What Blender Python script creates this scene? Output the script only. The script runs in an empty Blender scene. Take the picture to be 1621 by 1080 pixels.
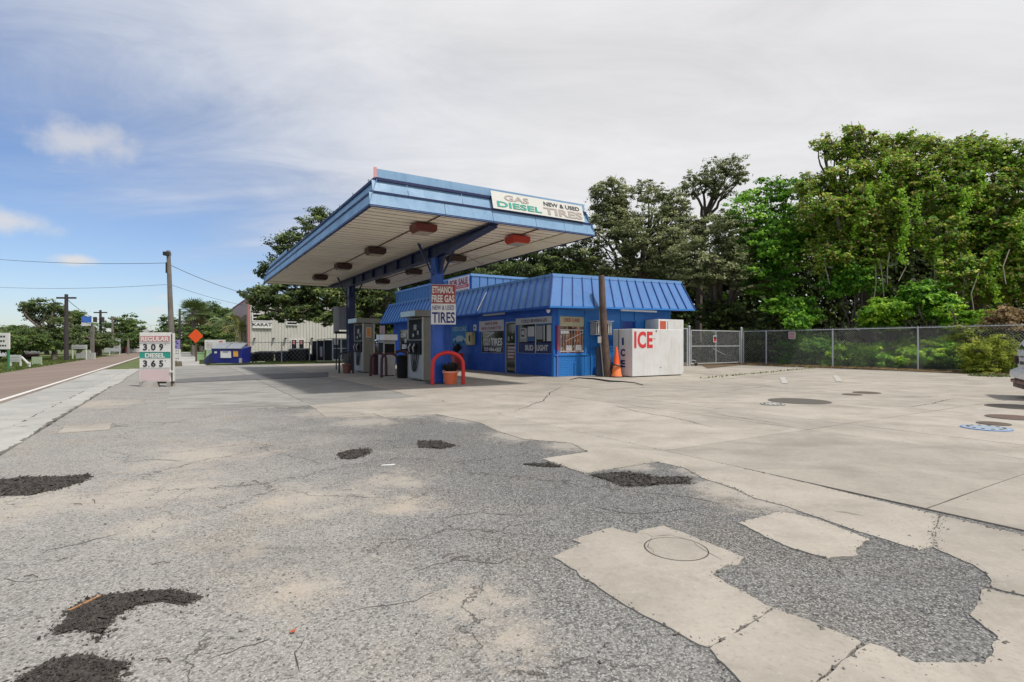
import bpy, math, random
import numpy as np
from mathutils import Vector, Matrix
from mathutils.geometry import tessellate_polygon
R = math.radians
random.seed(7)
rng = np.random.default_rng(7)
scene = bpy.context.scene
COL = scene.collection

# ------------------------------------------------------------------ camera
EYE = 1.30; F = 853.0; CX = 810.5; HZ = 545.0
cam_d = bpy.data.cameras.new('camera')
cam_d.sensor_width = 36; cam_d.lens = F / 1621 * 36
cam_d.shift_y = 5 / 1621
cam_d.clip_start = 0.05; cam_d.clip_end = 3000
cam = bpy.data.objects.new('camera', cam_d)
COL.objects.link(cam)
cam.location = (0, 0, EYE); cam.rotation_euler = (R(90), 0, 0)
scene.camera = cam

# ------------------------------------------------------------------ light
SUN = Vector((1.95, -1.32, 4.6)).normalized()
SUN_E = math.asin(SUN.z); SUN_AZ = math.atan2(SUN.x, SUN.y)
sun_d = bpy.data.lights.new('sun', 'SUN'); sun_d.energy = 3.7; sun_d.angle = R(4)
sun_d.color = (1.0, 0.95, 0.87)
sun = bpy.data.objects.new('sun', sun_d); COL.objects.link(sun)
sun.rotation_euler = SUN.to_track_quat('Z', 'Y').to_euler()
sun.location = (20, -15, 50)

world = bpy.data.worlds.new('World'); scene.world = world; world.use_nodes = True
def build_world():
    nt = world.node_tree; nt.nodes.clear(); L = nt.links
    N = lambda t, **k: (lambda n: ([setattr(n, a, b) for a, b in k.items()], n)[1])(nt.nodes.new(t))
    out = N('ShaderNodeOutputWorld'); bg = N('ShaderNodeBackground'); bg.inputs[1].default_value = 0.10
    L.new(bg.outputs[0], out.inputs[0])
    sky = N('ShaderNodeTexSky'); sky.sky_type = 'NISHITA'; sky.sun_disc = False
    sky.sun_elevation = SUN_E; sky.sun_rotation = SUN_AZ
    sky.air_density = 1.0; sky.dust_density = 0.6; sky.ozone_density = 1.6
    tc = N('ShaderNodeTexCoord'); sep = N('ShaderNodeSeparateXYZ'); L.new(tc.outputs['Generated'], sep.inputs[0])
    def M(op, a, b=None, c=None, clamp=False):
        n = N('ShaderNodeMath', operation=op); n.use_clamp = clamp
        for i, v in enumerate((a, b, c)):
            if v is None: continue
            if isinstance(v, (int, float)): n.inputs[i].default_value = v
            else: L.new(v, n.inputs[i])
        return n.outputs[0]
    X, Y, Z = sep.outputs
    zc = M('MAXIMUM', Z, 0.0)
    den = M('ADD', zc, 0.16)
    px = M('DIVIDE', X, den); py = M('DIVIDE', Y, den)
    cb = N('ShaderNodeCombineXYZ'); L.new(px, cb.inputs[0]); L.new(py, cb.inputs[1])
    mp = N('ShaderNodeMapping'); mp.inputs['Rotation'].default_value = (0, 0, R(-28)); mp.inputs['Scale'].default_value = (0.55, 1.15, 1)
    L.new(cb.outputs[0], mp.inputs[0])
    def noise(vec, s, d, r, dist=0.0):
        n = N('ShaderNodeTexNoise'); n.inputs['Scale'].default_value = s; n.inputs['Detail'].default_value = d
        n.inputs['Roughness'].default_value = r; n.inputs['Distortion'].default_value = dist
        L.new(vec, n.inputs['Vector']); return n.outputs['Fac']
    n1 = noise(mp.outputs[0], 1.1, 9, 0.58, 0.5)
    n2 = noise(mp.outputs[0], 0.45, 4, 0.5, 0.2)
    n3 = noise(tc.outputs['Generated'], 22, 6, 0.6)
    n4 = noise(mp.outputs[0], 2.6, 8, 0.65, 0.8)
    lin = M('MULTIPLY_ADD', Z, 0.95, X)
    lin = M('MULTIPLY_ADD', M('SUBTRACT', n1, 0.5), 0.75, lin)
    lin = M('MULTIPLY_ADD', M('SUBTRACT', n4, 0.5), 0.3, lin)
    mr = N('ShaderNodeMapRange'); mr.interpolation_type = 'SMOOTHSTEP'
    mr.inputs[1].default_value = -0.52; mr.inputs[2].default_value = 0.0; L.new(lin, mr.inputs[0])
    cov = M('MULTIPLY', mr.outputs[0], 0.97)
    # veil colour, thicker and whiter to the right
    wr = N('ShaderNodeMapRange'); wr.interpolation_type = 'SMOOTHSTEP'
    wr.inputs[1].default_value = -0.45; wr.inputs[2].default_value = 0.45
    L.new(M('MULTIPLY_ADD', M('SUBTRACT', n2, 0.5), 0.9, lin), wr.inputs[0])
    ccol = N('ShaderNodeMixRGB'); ccol.inputs[1].default_value = (5.2, 5.95, 7.5, 1); ccol.inputs[2].default_value = (8.3, 8.25, 8.35, 1)
    L.new(wr.outputs[0], ccol.inputs[0])
    cv = N('ShaderNodeMixRGB', blend_type='MULTIPLY'); cv.inputs[0].default_value = 1
    L.new(ccol.outputs[0], cv.inputs[1])
    g = N('ShaderNodeMapRange'); g.inputs[1].default_value = 0.3; g.inputs[2].default_value = 0.7
    g.inputs[3].default_value = 0.84; g.inputs[4].default_value = 1.11; L.new(M('MULTIPLY_ADD', n4, .5, M('MULTIPLY', n1, .5)), g.inputs[0])
    L.new(g.outputs[0], cv.inputs[2])
    # clear blue
    blue = N('ShaderNodeMixRGB', blend_type='MULTIPLY'); blue.inputs[0].default_value = 1
    L.new(sky.outputs[0], blue.inputs[1]); blue.inputs[2].default_value = (SKYMUL[0], SKYMUL[1], SKYMUL[2], 1)
    mix = N('ShaderNodeMixRGB'); L.new(cov, mix.inputs[0]); L.new(blue.outputs[0], mix.inputs[1]); L.new(cv.outputs[0], mix.inputs[2])
    cur = mix.outputs[0]
    for (ix, iy, w, h, wt) in ((128, 226, 0.088, 0.034, .85), (8, 349, 0.07, 0.022, 1.0), (121, 412, 0.034, 0.0105, 1.2), (245, 492, .03, .012, .6), (262, 470, .02, .008, .5)):
        v = Vector(((ix - CX) / F, 1, (HZ - iy) / F)).normalized()
        h_ = Vector((v.y, -v.x, 0)).normalized()
        sb = N('ShaderNodeVectorMath', operation='SUBTRACT'); L.new(tc.outputs['Generated'], sb.inputs[0]); sb.inputs[1].default_value = v
        dt = N('ShaderNodeVectorMath', operation='DOT_PRODUCT'); L.new(sb.outputs[0], dt.inputs[0]); dt.inputs[1].default_value = h_
        du = M('DIVIDE', dt.outputs['Value'], w); dz = M('DIVIDE', M('SUBTRACT', Z, v.z), h)
        d2 = M('ADD', M('MULTIPLY', du, du), M('MULTIPLY', dz, dz))
        fr = M('LESS_THAN', M('MULTIPLY', Y, -1), 0)
        q = M('ADD', M('SUBTRACT', 1.0, M('POWER', d2, 0.5)), M('MULTIPLY', M('SUBTRACT', n3, 0.5), 1.6))
        sm = N('ShaderNodeMapRange'); sm.interpolation_type = 'SMOOTHSTEP'; sm.inputs[1].default_value = 0.0; sm.inputs[2].default_value = 1.0
        L.new(q, sm.inputs[0])
        fac = M('MULTIPLY', M('MULTIPLY', sm.outputs[0], 0.75 * wt, clamp=True), fr)
        mm = N('ShaderNodeMixRGB'); L.new(fac, mm.inputs[0]); L.new(cur, mm.inputs[1]); mm.inputs[2].default_value = (7.6, 7.4, 7.3, 1)
        cur = mm.outputs[0]
    L.new(cur, bg.inputs[0])
SKYMUL = (1.15, 1.22, 1.42)
build_world()
vs = scene.view_settings
vs.view_transform = 'Standard'; vs.look = 'None'; vs.exposure = 0.0; vs.gamma = 1.0; vs.use_curve_mapping = False

# ------------------------------------------------------------------ site frame
UA = Vector((-0.5245, 0.8514, 0)); UB = Vector((0.8514, 0.5245, 0))      # along the street / away from it
TH = math.atan2(0.5245, 0.8514)                                          # local x = UB, local y = UA
def G(px, py, z=0.0):
    Y = F * EYE / (py - HZ); return Vector(((px - CX) / F * Y, Y, z))
def AT(px, Y, z=0.0): return Vector(((px - CX) / F * Y, Y, z))
def PZ(px, py, Y): return Vector(((px - CX) / F * Y, Y, EYE + (HZ - py) / F * Y))
def AB(a, b, z=0.0): return UA * a + UB * b + Vector((0, 0, z))

# ------------------------------------------------------------------ materials
MATS = {}
def rgb(h):
    h = h.lstrip('#'); c = [int(h[i:i+2], 16) / 255 for i in (0, 2, 4)]
    return tuple((x / 12.92 if x <= .04045 else ((x + .055) / 1.055) ** 2.4) for x in c)
class NT:
    def __init__(s, name):
        s.m = bpy.data.materials.new(name); s.m.use_nodes = True; s.t = s.m.node_tree
        s.p = s.t.nodes['Principled BSDF']; s.o = s.t.nodes['Material Output']
    def n(s, t, **k):
        n = s.t.nodes.new(t)
        for a, b in k.items(): setattr(n, a, b)
        return n
    def l(s, a, b): s.t.links.new(a, b)
    def val(s, sock, v):
        if isinstance(v, (int, float)): sock.default_value = v
        elif isinstance(v, (tuple, list)): sock.default_value = tuple(v) if len(v) == len(sock.default_value) else tuple(v) + (1,)
        else: s.l(v, sock)
    def math(s, op, a, b=0.0, c=None, clamp=False):
        n = s.n('ShaderNodeMath', operation=op); n.use_clamp = clamp
        s.val(n.inputs[0], a); s.val(n.inputs[1], b)
        if c is not None: s.val(n.inputs[2], c)
        return n.outputs[0]
    def mix(s, f, a, b, mode='MIX'):
        n = s.n('ShaderNodeMixRGB', blend_type=mode); s.val(n.inputs[0], f); s.val(n.inputs[1], a); s.val(n.inputs[2], b); return n.outputs[0]
    def coord(s, kind='Object'): return s.n('ShaderNodeTexCoord').outputs[kind]
    def pos(s): return s.n('ShaderNodeNewGeometry').outputs['Position']
    def noise(s, vec, sc, det=4, ro=.55, dist=0, out='Fac'):
        n = s.n('ShaderNodeTexNoise'); s.l(vec, n.inputs['Vector'])
        n.inputs['Scale'].default_value = sc; n.inputs['Detail'].default_value = det
        n.inputs['Roughness'].default_value = ro; n.inputs['Distortion'].default_value = dist
        return n.outputs[out]
    def ramp(s, f, lo, hi, a=0.0, b=1.0, smooth=True):
        n = s.n('ShaderNodeMapRange'); n.interpolation_type = 'SMOOTHSTEP' if smooth else 'LINEAR'
        s.val(n.inputs[0], f); n.inputs[1].default_value = lo; n.inputs[2].default_value = hi
        n.inputs[3].default_value = a; n.inputs[4].default_value = b; return n.outputs[0]
    def scale(s, vec, sc, rot=(0, 0, 0)):
        n = s.n('ShaderNodeMapping'); s.l(vec, n.inputs[0]); n.inputs['Scale'].default_value = sc; n.inputs['Rotation'].default_value = rot; return n.outputs[0]
    def bump(s, h, st, dist=0.02):
        b = s.n('ShaderNodeBump'); b.inputs['Strength'].default_value = st; b.inputs['Distance'].default_value = dist
        s.l(h, b.inputs['Height']); s.l(b.outputs[0], s.p.inputs['Normal']); return b
def mat(name, col, rough=0.6, metal=0.0, wear=0.25, wscale=2.5, bump=0.0, bscale=40, dirt=None, spec=None, dent=0.0):
    """painted or plain surface with uneven tone, grime streaks and a little relief"""
    if name in MATS: return MATS[name]
    n = NT(name); c = n.pos()
    f = n.noise(c, wscale, 6, .6)
    st = n.noise(n.scale(c, (6, 6, .7)), wscale, 4, .6)
    k = n.ramp(f, .35, .75)
    d = dirt or tuple(x * .55 + .02 for x in col)
    base = n.mix(n.math('MULTIPLY', k, wear), col, d)
    base = n.mix(n.math('MULTIPLY', n.ramp(st, .48, .7), wear * .95), base, d)
    n.l(base, n.p.inputs['Base Color'])
    n.l(n.ramp(f, .3, .7, max(rough - .08, .05), min(rough + .12, 1)), n.p.inputs['Roughness'])
    n.p.inputs['Metallic'].default_value = metal
    if spec is not None: n.p.inputs['Specular IOR Level'].default_value = spec
    if bump: n.bump(n.noise(c, bscale, 4, .6), bump, .01)
    elif dent: n.bump(n.noise(c, 1.7, 3, .5), dent, .05)
    MATS[name] = n.m; return n.m
def flat(name, col, rough=.5):
    return mat(name, col, rough, wear=.12, wscale=8)

def m_leaf(name, c0, c1, c2, trans=.3):
    n = NT(name); a = n.n('ShaderNodeAttribute', attribute_name='lv')
    cr = n.n('ShaderNodeValToRGB'); n.l(a.outputs['Fac'], cr.inputs[0])
    e = cr.color_ramp.elements; e[0].color = (*c0, 1); e[1].color = (*c2, 1); e[0].position = .1; e[1].position = .95
    m = e.new(.55); m.color = (*c1, 1)
    n.l(cr.outputs[0], n.p.inputs['Base Color']); n.p.inputs['Roughness'].default_value = .55
    n.p.inputs['Specular IOR Level'].default_value = .18
    t = n.n('ShaderNodeBsdfTranslucent'); n.l(n.mix(.5, cr.outputs[0], (c2[0] * 1.4, c2[1] * 1.6, c2[2]), 'MIX'), t.inputs[0])
    mx = n.n('ShaderNodeMixShader'); mx.inputs[0].default_value = trans
    n.l(n.p.outputs[0], mx.inputs[1]); n.l(t.outputs[0], mx.inputs[2]); n.l(mx.outputs[0], n.o.inputs[0])
    MATS[name] = n.m; return n.m

# ------------------------------------------------------------------ object helpers
def tag(o, label=None, cat=None, group=None, kind=None):
    if label: o['label'] = label
    if cat: o['category'] = cat
    if group: o['group'] = group
    if kind: o['kind'] = kind
    return o
def empty(name, loc=(0, 0, 0), rz=0.0, label=None, cat=None, group=None, kind=None):
    o = bpy.data.objects.new(name, None); COL.objects.link(o); o.location = loc; o.rotation_euler = (0, 0, rz)
    o.empty_display_size = .2
    return tag(o, label, cat, group, kind)
def site(name, loc, **k): return empty(name, loc, TH, **k)
def kids(o, _c={}): return [c for c in COL.objects if c.parent is o]
def copy_tree(o, loc=None, rz=None, label=None):
    def rec(s, par):
        c = s.copy(); COL.objects.link(c); c.parent = par
        for ch in [x for x in COL.objects if x.parent is s]: rec(ch, c)
        return c
    c = rec(o, None)
    if loc is not None: c.location = loc
    if rz is not None: c.rotation_euler = (0, 0, rz)
    if label: c['label'] = label
    return c

class MB:
    def __init__(s): s.v = []; s.f = []
    def box(s, x0, x1, y0, y1, z0, z1):
        i = len(s.v)
        s.v += [(x0, y0, z0), (x1, y0, z0), (x1, y1, z0), (x0, y1, z0), (x0, y0, z1), (x1, y0, z1), (x1, y1, z1), (x0, y1, z1)]
        s.f += [(i, i+3, i+2, i+1), (i+4, i+5, i+6, i+7), (i, i+1, i+5, i+4), (i+1, i+2, i+6, i+5), (i+2, i+3, i+7, i+6), (i+3, i, i+4, i+7)]
        return s
    def hexa(s, p):      # eight corners, bottom ring then top ring
        i = len(s.v); s.v += [tuple(q) for q in p]
        s.f += [(i, i+3, i+2, i+1), (i+4, i+5, i+6, i+7), (i, i+1, i+5, i+4), (i+1, i+2, i+6, i+5), (i+2, i+3, i+7, i+6), (i+3, i, i+4, i+7)]
        return s
    def slab4(s, q, t):  # quad q thickened against its normal
        q = [Vector(x) for x in q]; n = (q[1] - q[0]).cross(q[3] - q[0]).normalized() * t
        return s.hexa([x - n for x in q] + q)
    def quad(s, *p):
        i = len(s.v); s.v += [tuple(q) for q in p]; s.f.append(tuple(range(i, i + len(p)))); return s
    def tube(s, pts, rad, n=8, caps=True, flat_=1.0):
        pts = [Vector(p) for p in pts]
        if isinstance(rad, (int, float)): rad = [rad] * len(pts)
        i0 = len(s.v); prev = None
        for k, p in enumerate(pts):
            d = (pts[min(k+1, len(pts)-1)] - pts[max(k-1, 0)])
            d = d.normalized() if d.length > 1e-9 else Vector((0, 0, 1))
            u = prev if prev is not None else (Vector((1, 0, 0)) if abs(d.z) > .9 else Vector((0, 0, 1)))
            u = (u - d * u.dot(d)).normalized(); w = d.cross(u); prev = u
            for j in range(n):
                t = 2 * math.pi * (j + .5) / n
                s.v.append(tuple(p + (u * math.cos(t) + w * math.sin(t) * flat_) * rad[k]))
        for k in range(len(pts) - 1):
            for j in range(n):
                a = i0 + k*n + j; b = i0 + k*n + (j+1) % n
                s.f.append((a, b, b + n, a + n))
        if caps:
            s.f.append(tuple(i0 + j for j in reversed(range(n)))); s.f.append(tuple(i0 + (len(pts)-1)*n + j for j in range(n)))
        return s
    def lathe(s, prof, n=20, c=(0, 0)):
        i0 = len(s.v)
        for r, z in prof:
            for j in range(n):
                t = 2 * math.pi * j / n; s.v.append((c[0] + r * math.cos(t), c[1] + r * math.sin(t), z))
        for k in range(len(prof) - 1):
            for j in range(n):
                a = i0 + k*n + j; b = i0 + k*n + (j+1) % n; s.f.append((a, b, b + n, a + n))
        s.f.append(tuple(i0 + j for j in reversed(range(n)))); s.f.append(tuple(i0 + (len(prof)-1)*n + j for j in range(n)))
        return s
    def prism(s, poly, z0, z1):
        P = [Vector((p[0], p[1], 0)) for p in poly]
        ar = sum(P[i].x * P[(i+1) % len(P)].y - P[(i+1) % len(P)].x * P[i].y for i in range(len(P)))
        if ar < 0: P.reverse()
        i0 = len(s.v); n = len(P)
        s.v += [(p.x, p.y, z1) for p in P]; s.v += [(p.x, p.y, z0) for p in P]
        for t in tessellate_polygon([P]):
            a, b, c = t
            nrm = (P[b] - P[a]).cross(P[c] - P[a]).z
            s.f.append((i0+a, i0+b, i0+c) if nrm > 0 else (i0+c, i0+b, i0+a))
        for i in range(n): j = (i+1) % n; s.f.append((i0+i, i0+n+i, i0+n+j, i0+j))
        return s
    def mesh(s, name, m=None, smooth=False):
        me = bpy.data.meshes.new(name); me.from_pydata(s.v, [], s.f); me.update()
        if m: me.materials.append(m)
        if smooth: me.polygons.foreach_set('use_smooth', [True] * len(me.polygons))
        return me
    def build(s, name, m, parent=None, loc=None, rz=None, smooth=False, bevel=0, kind=None, label=None):
        o = bpy.data.objects.new(name, s.mesh(name, m, smooth)); COL.objects.link(o)
        if parent: o.parent = parent
        if loc is not None: o.location = loc
        if rz is not None: o.rotation_euler = (0, 0, rz)
        if bevel:
            b = o.modifiers.new('bevel', 'BEVEL'); b.width = bevel; b.segments = 2; b.limit_method = 'ANGLE'
        if smooth and not bevel:
            try: o.data.set_sharp_from_angle(angle=R(40))
            except Exception: pass
        if kind: o['kind'] = kind
        if label: o['label'] = label
        return o
def put(name, me, parent, loc=(0, 0, 0), rot=(0, 0, 0), scale=None):
    o = bpy.data.objects.new(name, me); COL.objects.link(o); o.parent = parent; o.location = loc; o.rotation_euler = rot
    if scale: o.scale = scale
    return o

SOUTH = (R(90), 0, 0); WEST = (R(90), 0, R(-90))
def text(parent, s, h, loc, rot, m, w=None, bold=0.0, name='lettering', ext=.004, shear=0, align='CENTER', spacing=1.0):
    """lettering h high (capitals), optional total width w, anchored at the middle of its baseline"""
    cu = bpy.data.curves.new(name, 'FONT'); cu.body = s; cu.align_x = align; cu.size = 1; cu.extrude = .5; cu.offset = bold
    cu.resolution_u = 3; cu.shear = shear; cu.space_character = spacing
    tmp = bpy.data.objects.new('tmp', cu)
    me = bpy.data.meshes.new_from_object(tmp); bpy.data.objects.remove(tmp); bpy.data.curves.remove(cu)
    me.name = name
    n = len(me.vertices); co = np.empty(n * 3); me.vertices.foreach_get('co', co); co = co.reshape(-1, 3)
    mn, mx = co.min(0), co.max(0)
    co[:, 1] *= h / .72
    if w: co[:, 0] = (co[:, 0] - (mn[0] + mx[0]) / 2 * (align == 'CENTER')) * (w / (mx[0] - mn[0]))
    else: co[:, 0] *= h / .72
    co[:, 2] *= ext * 2
    me.vertices.foreach_set('co', co.ravel()); me.materials.clear(); me.materials.append(m); me.update()
    o = bpy.data.objects.new(name, me); COL.objects.link(o); o.parent = parent; o.location = loc; o.rotation_euler = rot
    return o

# ================================================================== GROUND
def m_asphalt():
    n = NT('lot asphalt'); c = n.pos()
    # chip aggregate
    vo = n.n('ShaderNodeTexVoronoi'); vo.inputs['Scale'].default_value = 88; vo.inputs['Randomness'].default_value = 1
    wv = n.n('ShaderNodeVectorMath', operation='ADD'); n.l(c, wv.inputs[0])
    sc = n.n('ShaderNodeVectorMath', operation='SCALE'); n.l(n.noise(c, 30, 2, .5, 0, 'Color'), sc.inputs[0]); sc.inputs['Scale'].default_value = .03
    n.l(sc.outputs[0], wv.inputs[1]); n.l(wv.outputs[0], vo.inputs['Vector'])
    v2 = n.n('ShaderNodeTexVoronoi'); v2.inputs['Scale'].default_value = 150; n.l(c, v2.inputs['Vector'])
    cs = n.n('ShaderNodeSeparateXYZ'); n.l(vo.outputs['Color'], cs.inputs[0])
    c2 = n.n('ShaderNodeSeparateXYZ'); n.l(v2.outputs['Color'], c2.inputs[0])
    sp = n.n('ShaderNodeSeparateXYZ'); n.l(c, sp.inputs[0])
    b = n.math('ADD', n.math('MULTIPLY', sp.outputs[0], .8514), n.math('MULTIPLY', sp.outputs[1], .5245))
    big = n.noise(c, .55, 5, .6, .4); mid = n.noise(c, 2.2, 5, .6, .3); sm = n.noise(c, 9, 5, .65)
    # raw coarse zone towards the forecourt slabs, worn pale zone towards the street
    coarse = n.ramp(n.math('ADD', b, n.math('MULTIPLY', n.math('SUBTRACT', big, .5), 4.0)), .2, 3.2)
    pale = n.mix(sm, (.272, .262, .244), (.345, .332, .31))
    dark = n.mix(sm, (.142, .141, .140), (.21, .209, .206))
    base = n.mix(coarse, pale, dark)
    base = n.mix(n.ramp(mid, .35, .7, 0, .45), base, (.285, .278, .264))
    # stones
    st = n.ramp(cs.outputs[0], 0, 1, .52, 1.42, False)
    base = n.mix(n.ramp(coarse, 0, 1, .45, .95), base, n.mix(1.0, base, n.cmb(st), 'MULTIPLY') if hasattr(n, 'cmb') else base)
    f1 = n.math('MULTIPLY', n.ramp(vo.outputs['Distance'], .35, .75), n.ramp(mid, .3, .65, .35, 1))
    crev = n.math('MULTIPLY', f1, n.ramp(coarse, 0, 1, .35, .9))
    base = n.mix(crev, base, (.045, .045, .047))
    wh = n.math('GREATER_THAN', c2.outputs[1], .93)
    base = n.mix(n.math('MULTIPLY', wh, .45), base, (.55, .54, .52))
    dk = n.math('MULTIPLY', n.math('LESS_THAN', cs.outputs[1], .16), n.ramp(coarse, 0, 1, .55, .75))
    base = n.mix(dk, base, (.06, .06, .062))
    # sand drifts with shapes of their own
    tot = None
    for (ax, ay, r) in ((500, 790, .55), (640, 800, .3), (240, 832, .3), (470, 935, .26), (400, 873, .13), (740, 950, .28), (820, 1010, .22), (40, 800, .7), (700, 640, 1.0), (620, 760, .4), (300, 720, .8), (150, 640, 1.0), (560, 655, .9), (1160, 780, .35), (1200, 800, .3), (230, 780, .7)):
        p = G(ax, ay)
        d = n.n('ShaderNodeVectorMath', operation='DISTANCE'); n.l(c, d.inputs[0]); d.inputs[1].default_value = p
        g = n.math('MULTIPLY', n.math('ADD', n.math('SUBTRACT', 1.0, n.math('DIVIDE', d.outputs['Value'], r * 1.4)), n.math('MULTIPLY', n.math('SUBTRACT', n.noise(c, 1.6 / r, 6, .68, .6), .5), 2.6)), 1.0)
        g = n.ramp(g, .0, 1.1)
        tot = g if tot is None else n.math('MAXIMUM', tot, g)
    sand = n.math('MULTIPLY', tot, .62)
    base = n.mix(sand, base, n.mix(sm, (.37, .325, .27), (.43, .385, .33)))
    tf = None
    for (ax, ay, r) in ((1150, 772, .4), (1225, 795, .3), (1120, 745, .5), (900, 706, .5), (820, 690, .7), (740, 662, .9), (640, 655, 1.0), (540, 650, 1.2), (1000, 738, .35), (430, 640, 1.2), (1190, 782, .3), (580, 668, .8)):
        p = G(ax, ay); d = n.n('ShaderNodeVectorMath', operation='DISTANCE'); n.l(c, d.inputs[0]); d.inputs[1].default_value = p
        g = n.math('ADD', n.math('SUBTRACT', 1.0, n.math('DIVIDE', d.outputs['Value'], r)), n.math('MULTIPLY', n.math('SUBTRACT', n.noise(c, 6, 6, .75, .8), .5), 1.8))
        g = n.ramp(g, .15, .7); tf = g if tf is None else n.math('MAXIMUM', tf, g)
    base = n.mix(n.math('MULTIPLY', tf, .8), base, n.mix(sm, (.30, .28, .25), (.36, .335, .30)))
    # cracks
    wc = n.n('ShaderNodeVectorMath', operation='ADD'); n.l(c, wc.inputs[0])
    s2 = n.n('ShaderNodeVectorMath', operation='SCALE'); n.l(n.noise(c, 2.5, 5, .7, 0, 'Color'), s2.inputs[0]); s2.inputs['Scale'].default_value = .55; n.l(s2.outputs[0], wc.inputs[1])
    ve = n.n('ShaderNodeTexVoronoi', feature='DISTANCE_TO_EDGE'); ve.inputs['Scale'].default_value = .75; n.l(wc.outputs[0], ve.inputs['Vector'])
    cw = n.math('MULTIPLY', n.math('SUBTRACT', 1.0, n.ramp(ve.outputs['Distance'], .001, .0085)), n.ramp(big, .42, .55))
    base = n.mix(n.math('MULTIPLY', cw, .75), base, (.05, .045, .04))
    hue = n.noise(c, .9, 4, .6, .5)
    base = n.mix(n.ramp(hue, .45, .7, 0, .35), base, n.mix(1.0, base, (1.1, 1.0, .86), 'MULTIPLY'))
    oil = n.noise(n.scale(c, (.5, 1.3, 1), (0, 0, -TH)), .8, 6, .65, .6)
    base = n.mix(n.ramp(oil, .56, .74, 0, .5), base, n.mix(1.0, base, (.55, .54, .53), 'MULTIPLY'))
    n.l(base, n.p.inputs['Base Color']); n.p.inputs['Roughness'].default_value = .93; n.p.inputs['Specular IOR Level'].default_value = .25
    h = n.math('SUBTRACT', n.math('SUBTRACT', 1.0, n.math('MULTIPLY', vo.outputs['Distance'], n.ramp(sand, 0, .6, 1, .1))), n.math('MULTIPLY', cw, 1.5))
    h = n.math('ADD', h, n.math('MULTIPLY', mid, .6))
    n.bump(h, .55, .008)
    return n.m
NT.cmb = lambda s, v: (lambda q: (s.l(v, q.inputs[0]), s.l(v, q.inputs[1]), s.l(v, q.inputs[2]), q.outputs[0])[3])(s.n('ShaderNodeCombineXYZ'))

def m_concrete(name='forecourt concrete', c0=(.29, .264, .228), c1=(.375, .345, .30), stain=.38):
    n = NT(name); c = n.pos()
    big = n.noise(c, .35, 5, .6, .5); mid = n.noise(c, 1.3, 6, .62, .6); sm = n.noise(c, 14, 5, .65); gr = n.noise(c, 120, 2, .6)
    oi = n.n('ShaderNodeObjectInfo').outputs['Random']
    base = n.mix(n.ramp(mid, .3, .7), c0, c1)
    base = n.mix(n.ramp(sm, .35, .7, 0, .22), base, tuple(x * 1.2 for x in c1))
    base = n.mix(1.0, base, n.cmb(n.ramp(oi, 0, 1, .86, 1.07, False)), 'MULTIPLY')
    # oil, tyre tracks running with the street, damp
    tr = n.noise(n.scale(c, (.6, 1.2, 1), (0, 0, -TH)), 1.1, 5, .6, .8)
    base = n.mix(n.ramp(big, .5, .68, 0, .35), base, tuple(x * .72 for x in c0))
    base = n.mix(n.ramp(tr, .46, .72, 0, stain), base, tuple(x * .55 for x in c0))
    tr2 = n.noise(n.scale(c, (1.3, .5, 1), (0, 0, -TH)), .8, 5, .6, .5)
    base = n.mix(n.ramp(tr2, .55, .8, 0, stain * .7), base, (c0[0] * .6, c0[1] * .58, c0[2] * .55))
    v = n.n('ShaderNodeTexVoronoi'); v.inputs['Scale'].default_value = 2.2; n.l(c, v.inputs['Vector'])
    v.inputs['Randomness'].default_value = 1
    base = n.mix(n.math('MULTIPLY', n.math('LESS_THAN', n.math('ADD', v.outputs['Distance'], n.math('MULTIPLY', sm, .03)), .045), .65), base, (.09, .08, .07))
    pit = n.ramp(n.noise(c, 55, 3, .7), .66, .74)
    base = n.mix(n.math('MULTIPLY', pit, .35), base, (.17, .15, .13))
    wc = n.n('ShaderNodeVectorMath', operation='ADD'); n.l(c, wc.inputs[0])
    s2 = n.n('ShaderNodeVectorMath', operation='SCALE'); n.l(n.noise(c, 1.6, 4, .6, 0, 'Color'), s2.inputs[0]); s2.inputs['Scale'].default_value = .35; n.l(s2.outputs[0], wc.inputs[1])
    ve = n.n('ShaderNodeTexVoronoi', feature='DISTANCE_TO_EDGE'); ve.inputs['Scale'].default_value = .2; n.l(wc.outputs[0], ve.inputs['Vector'])
    cw = n.math('MULTIPLY', n.math('SUBTRACT', 1.0, n.ramp(ve.outputs['Distance'], .0003, .0017)), n.ramp(mid, .5, .58))
    fl = n.noise(c, 38, 4, .7); base = n.mix(n.ramp(fl, .52, .68, 0, .35), base, tuple(x * .7 for x in c0)); base = n.mix(n.ramp(fl, .30, .42, .3, 0), base, tuple(min(x * 1.35, 1) for x in c1))
    n.l(base, n.p.inputs['Base Color']); n.p.inputs['Roughness'].default_value = .85; n.p.inputs['Specular IOR Level'].default_value = .3
    n.bump(n.math('SUBTRACT', n.math('ADD', n.math('MULTIPLY', gr, .25), n.math('MULTIPLY', sm, .5)), n.math('MULTIPLY', pit, .3)), .3, .006)
    return n.m

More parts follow.
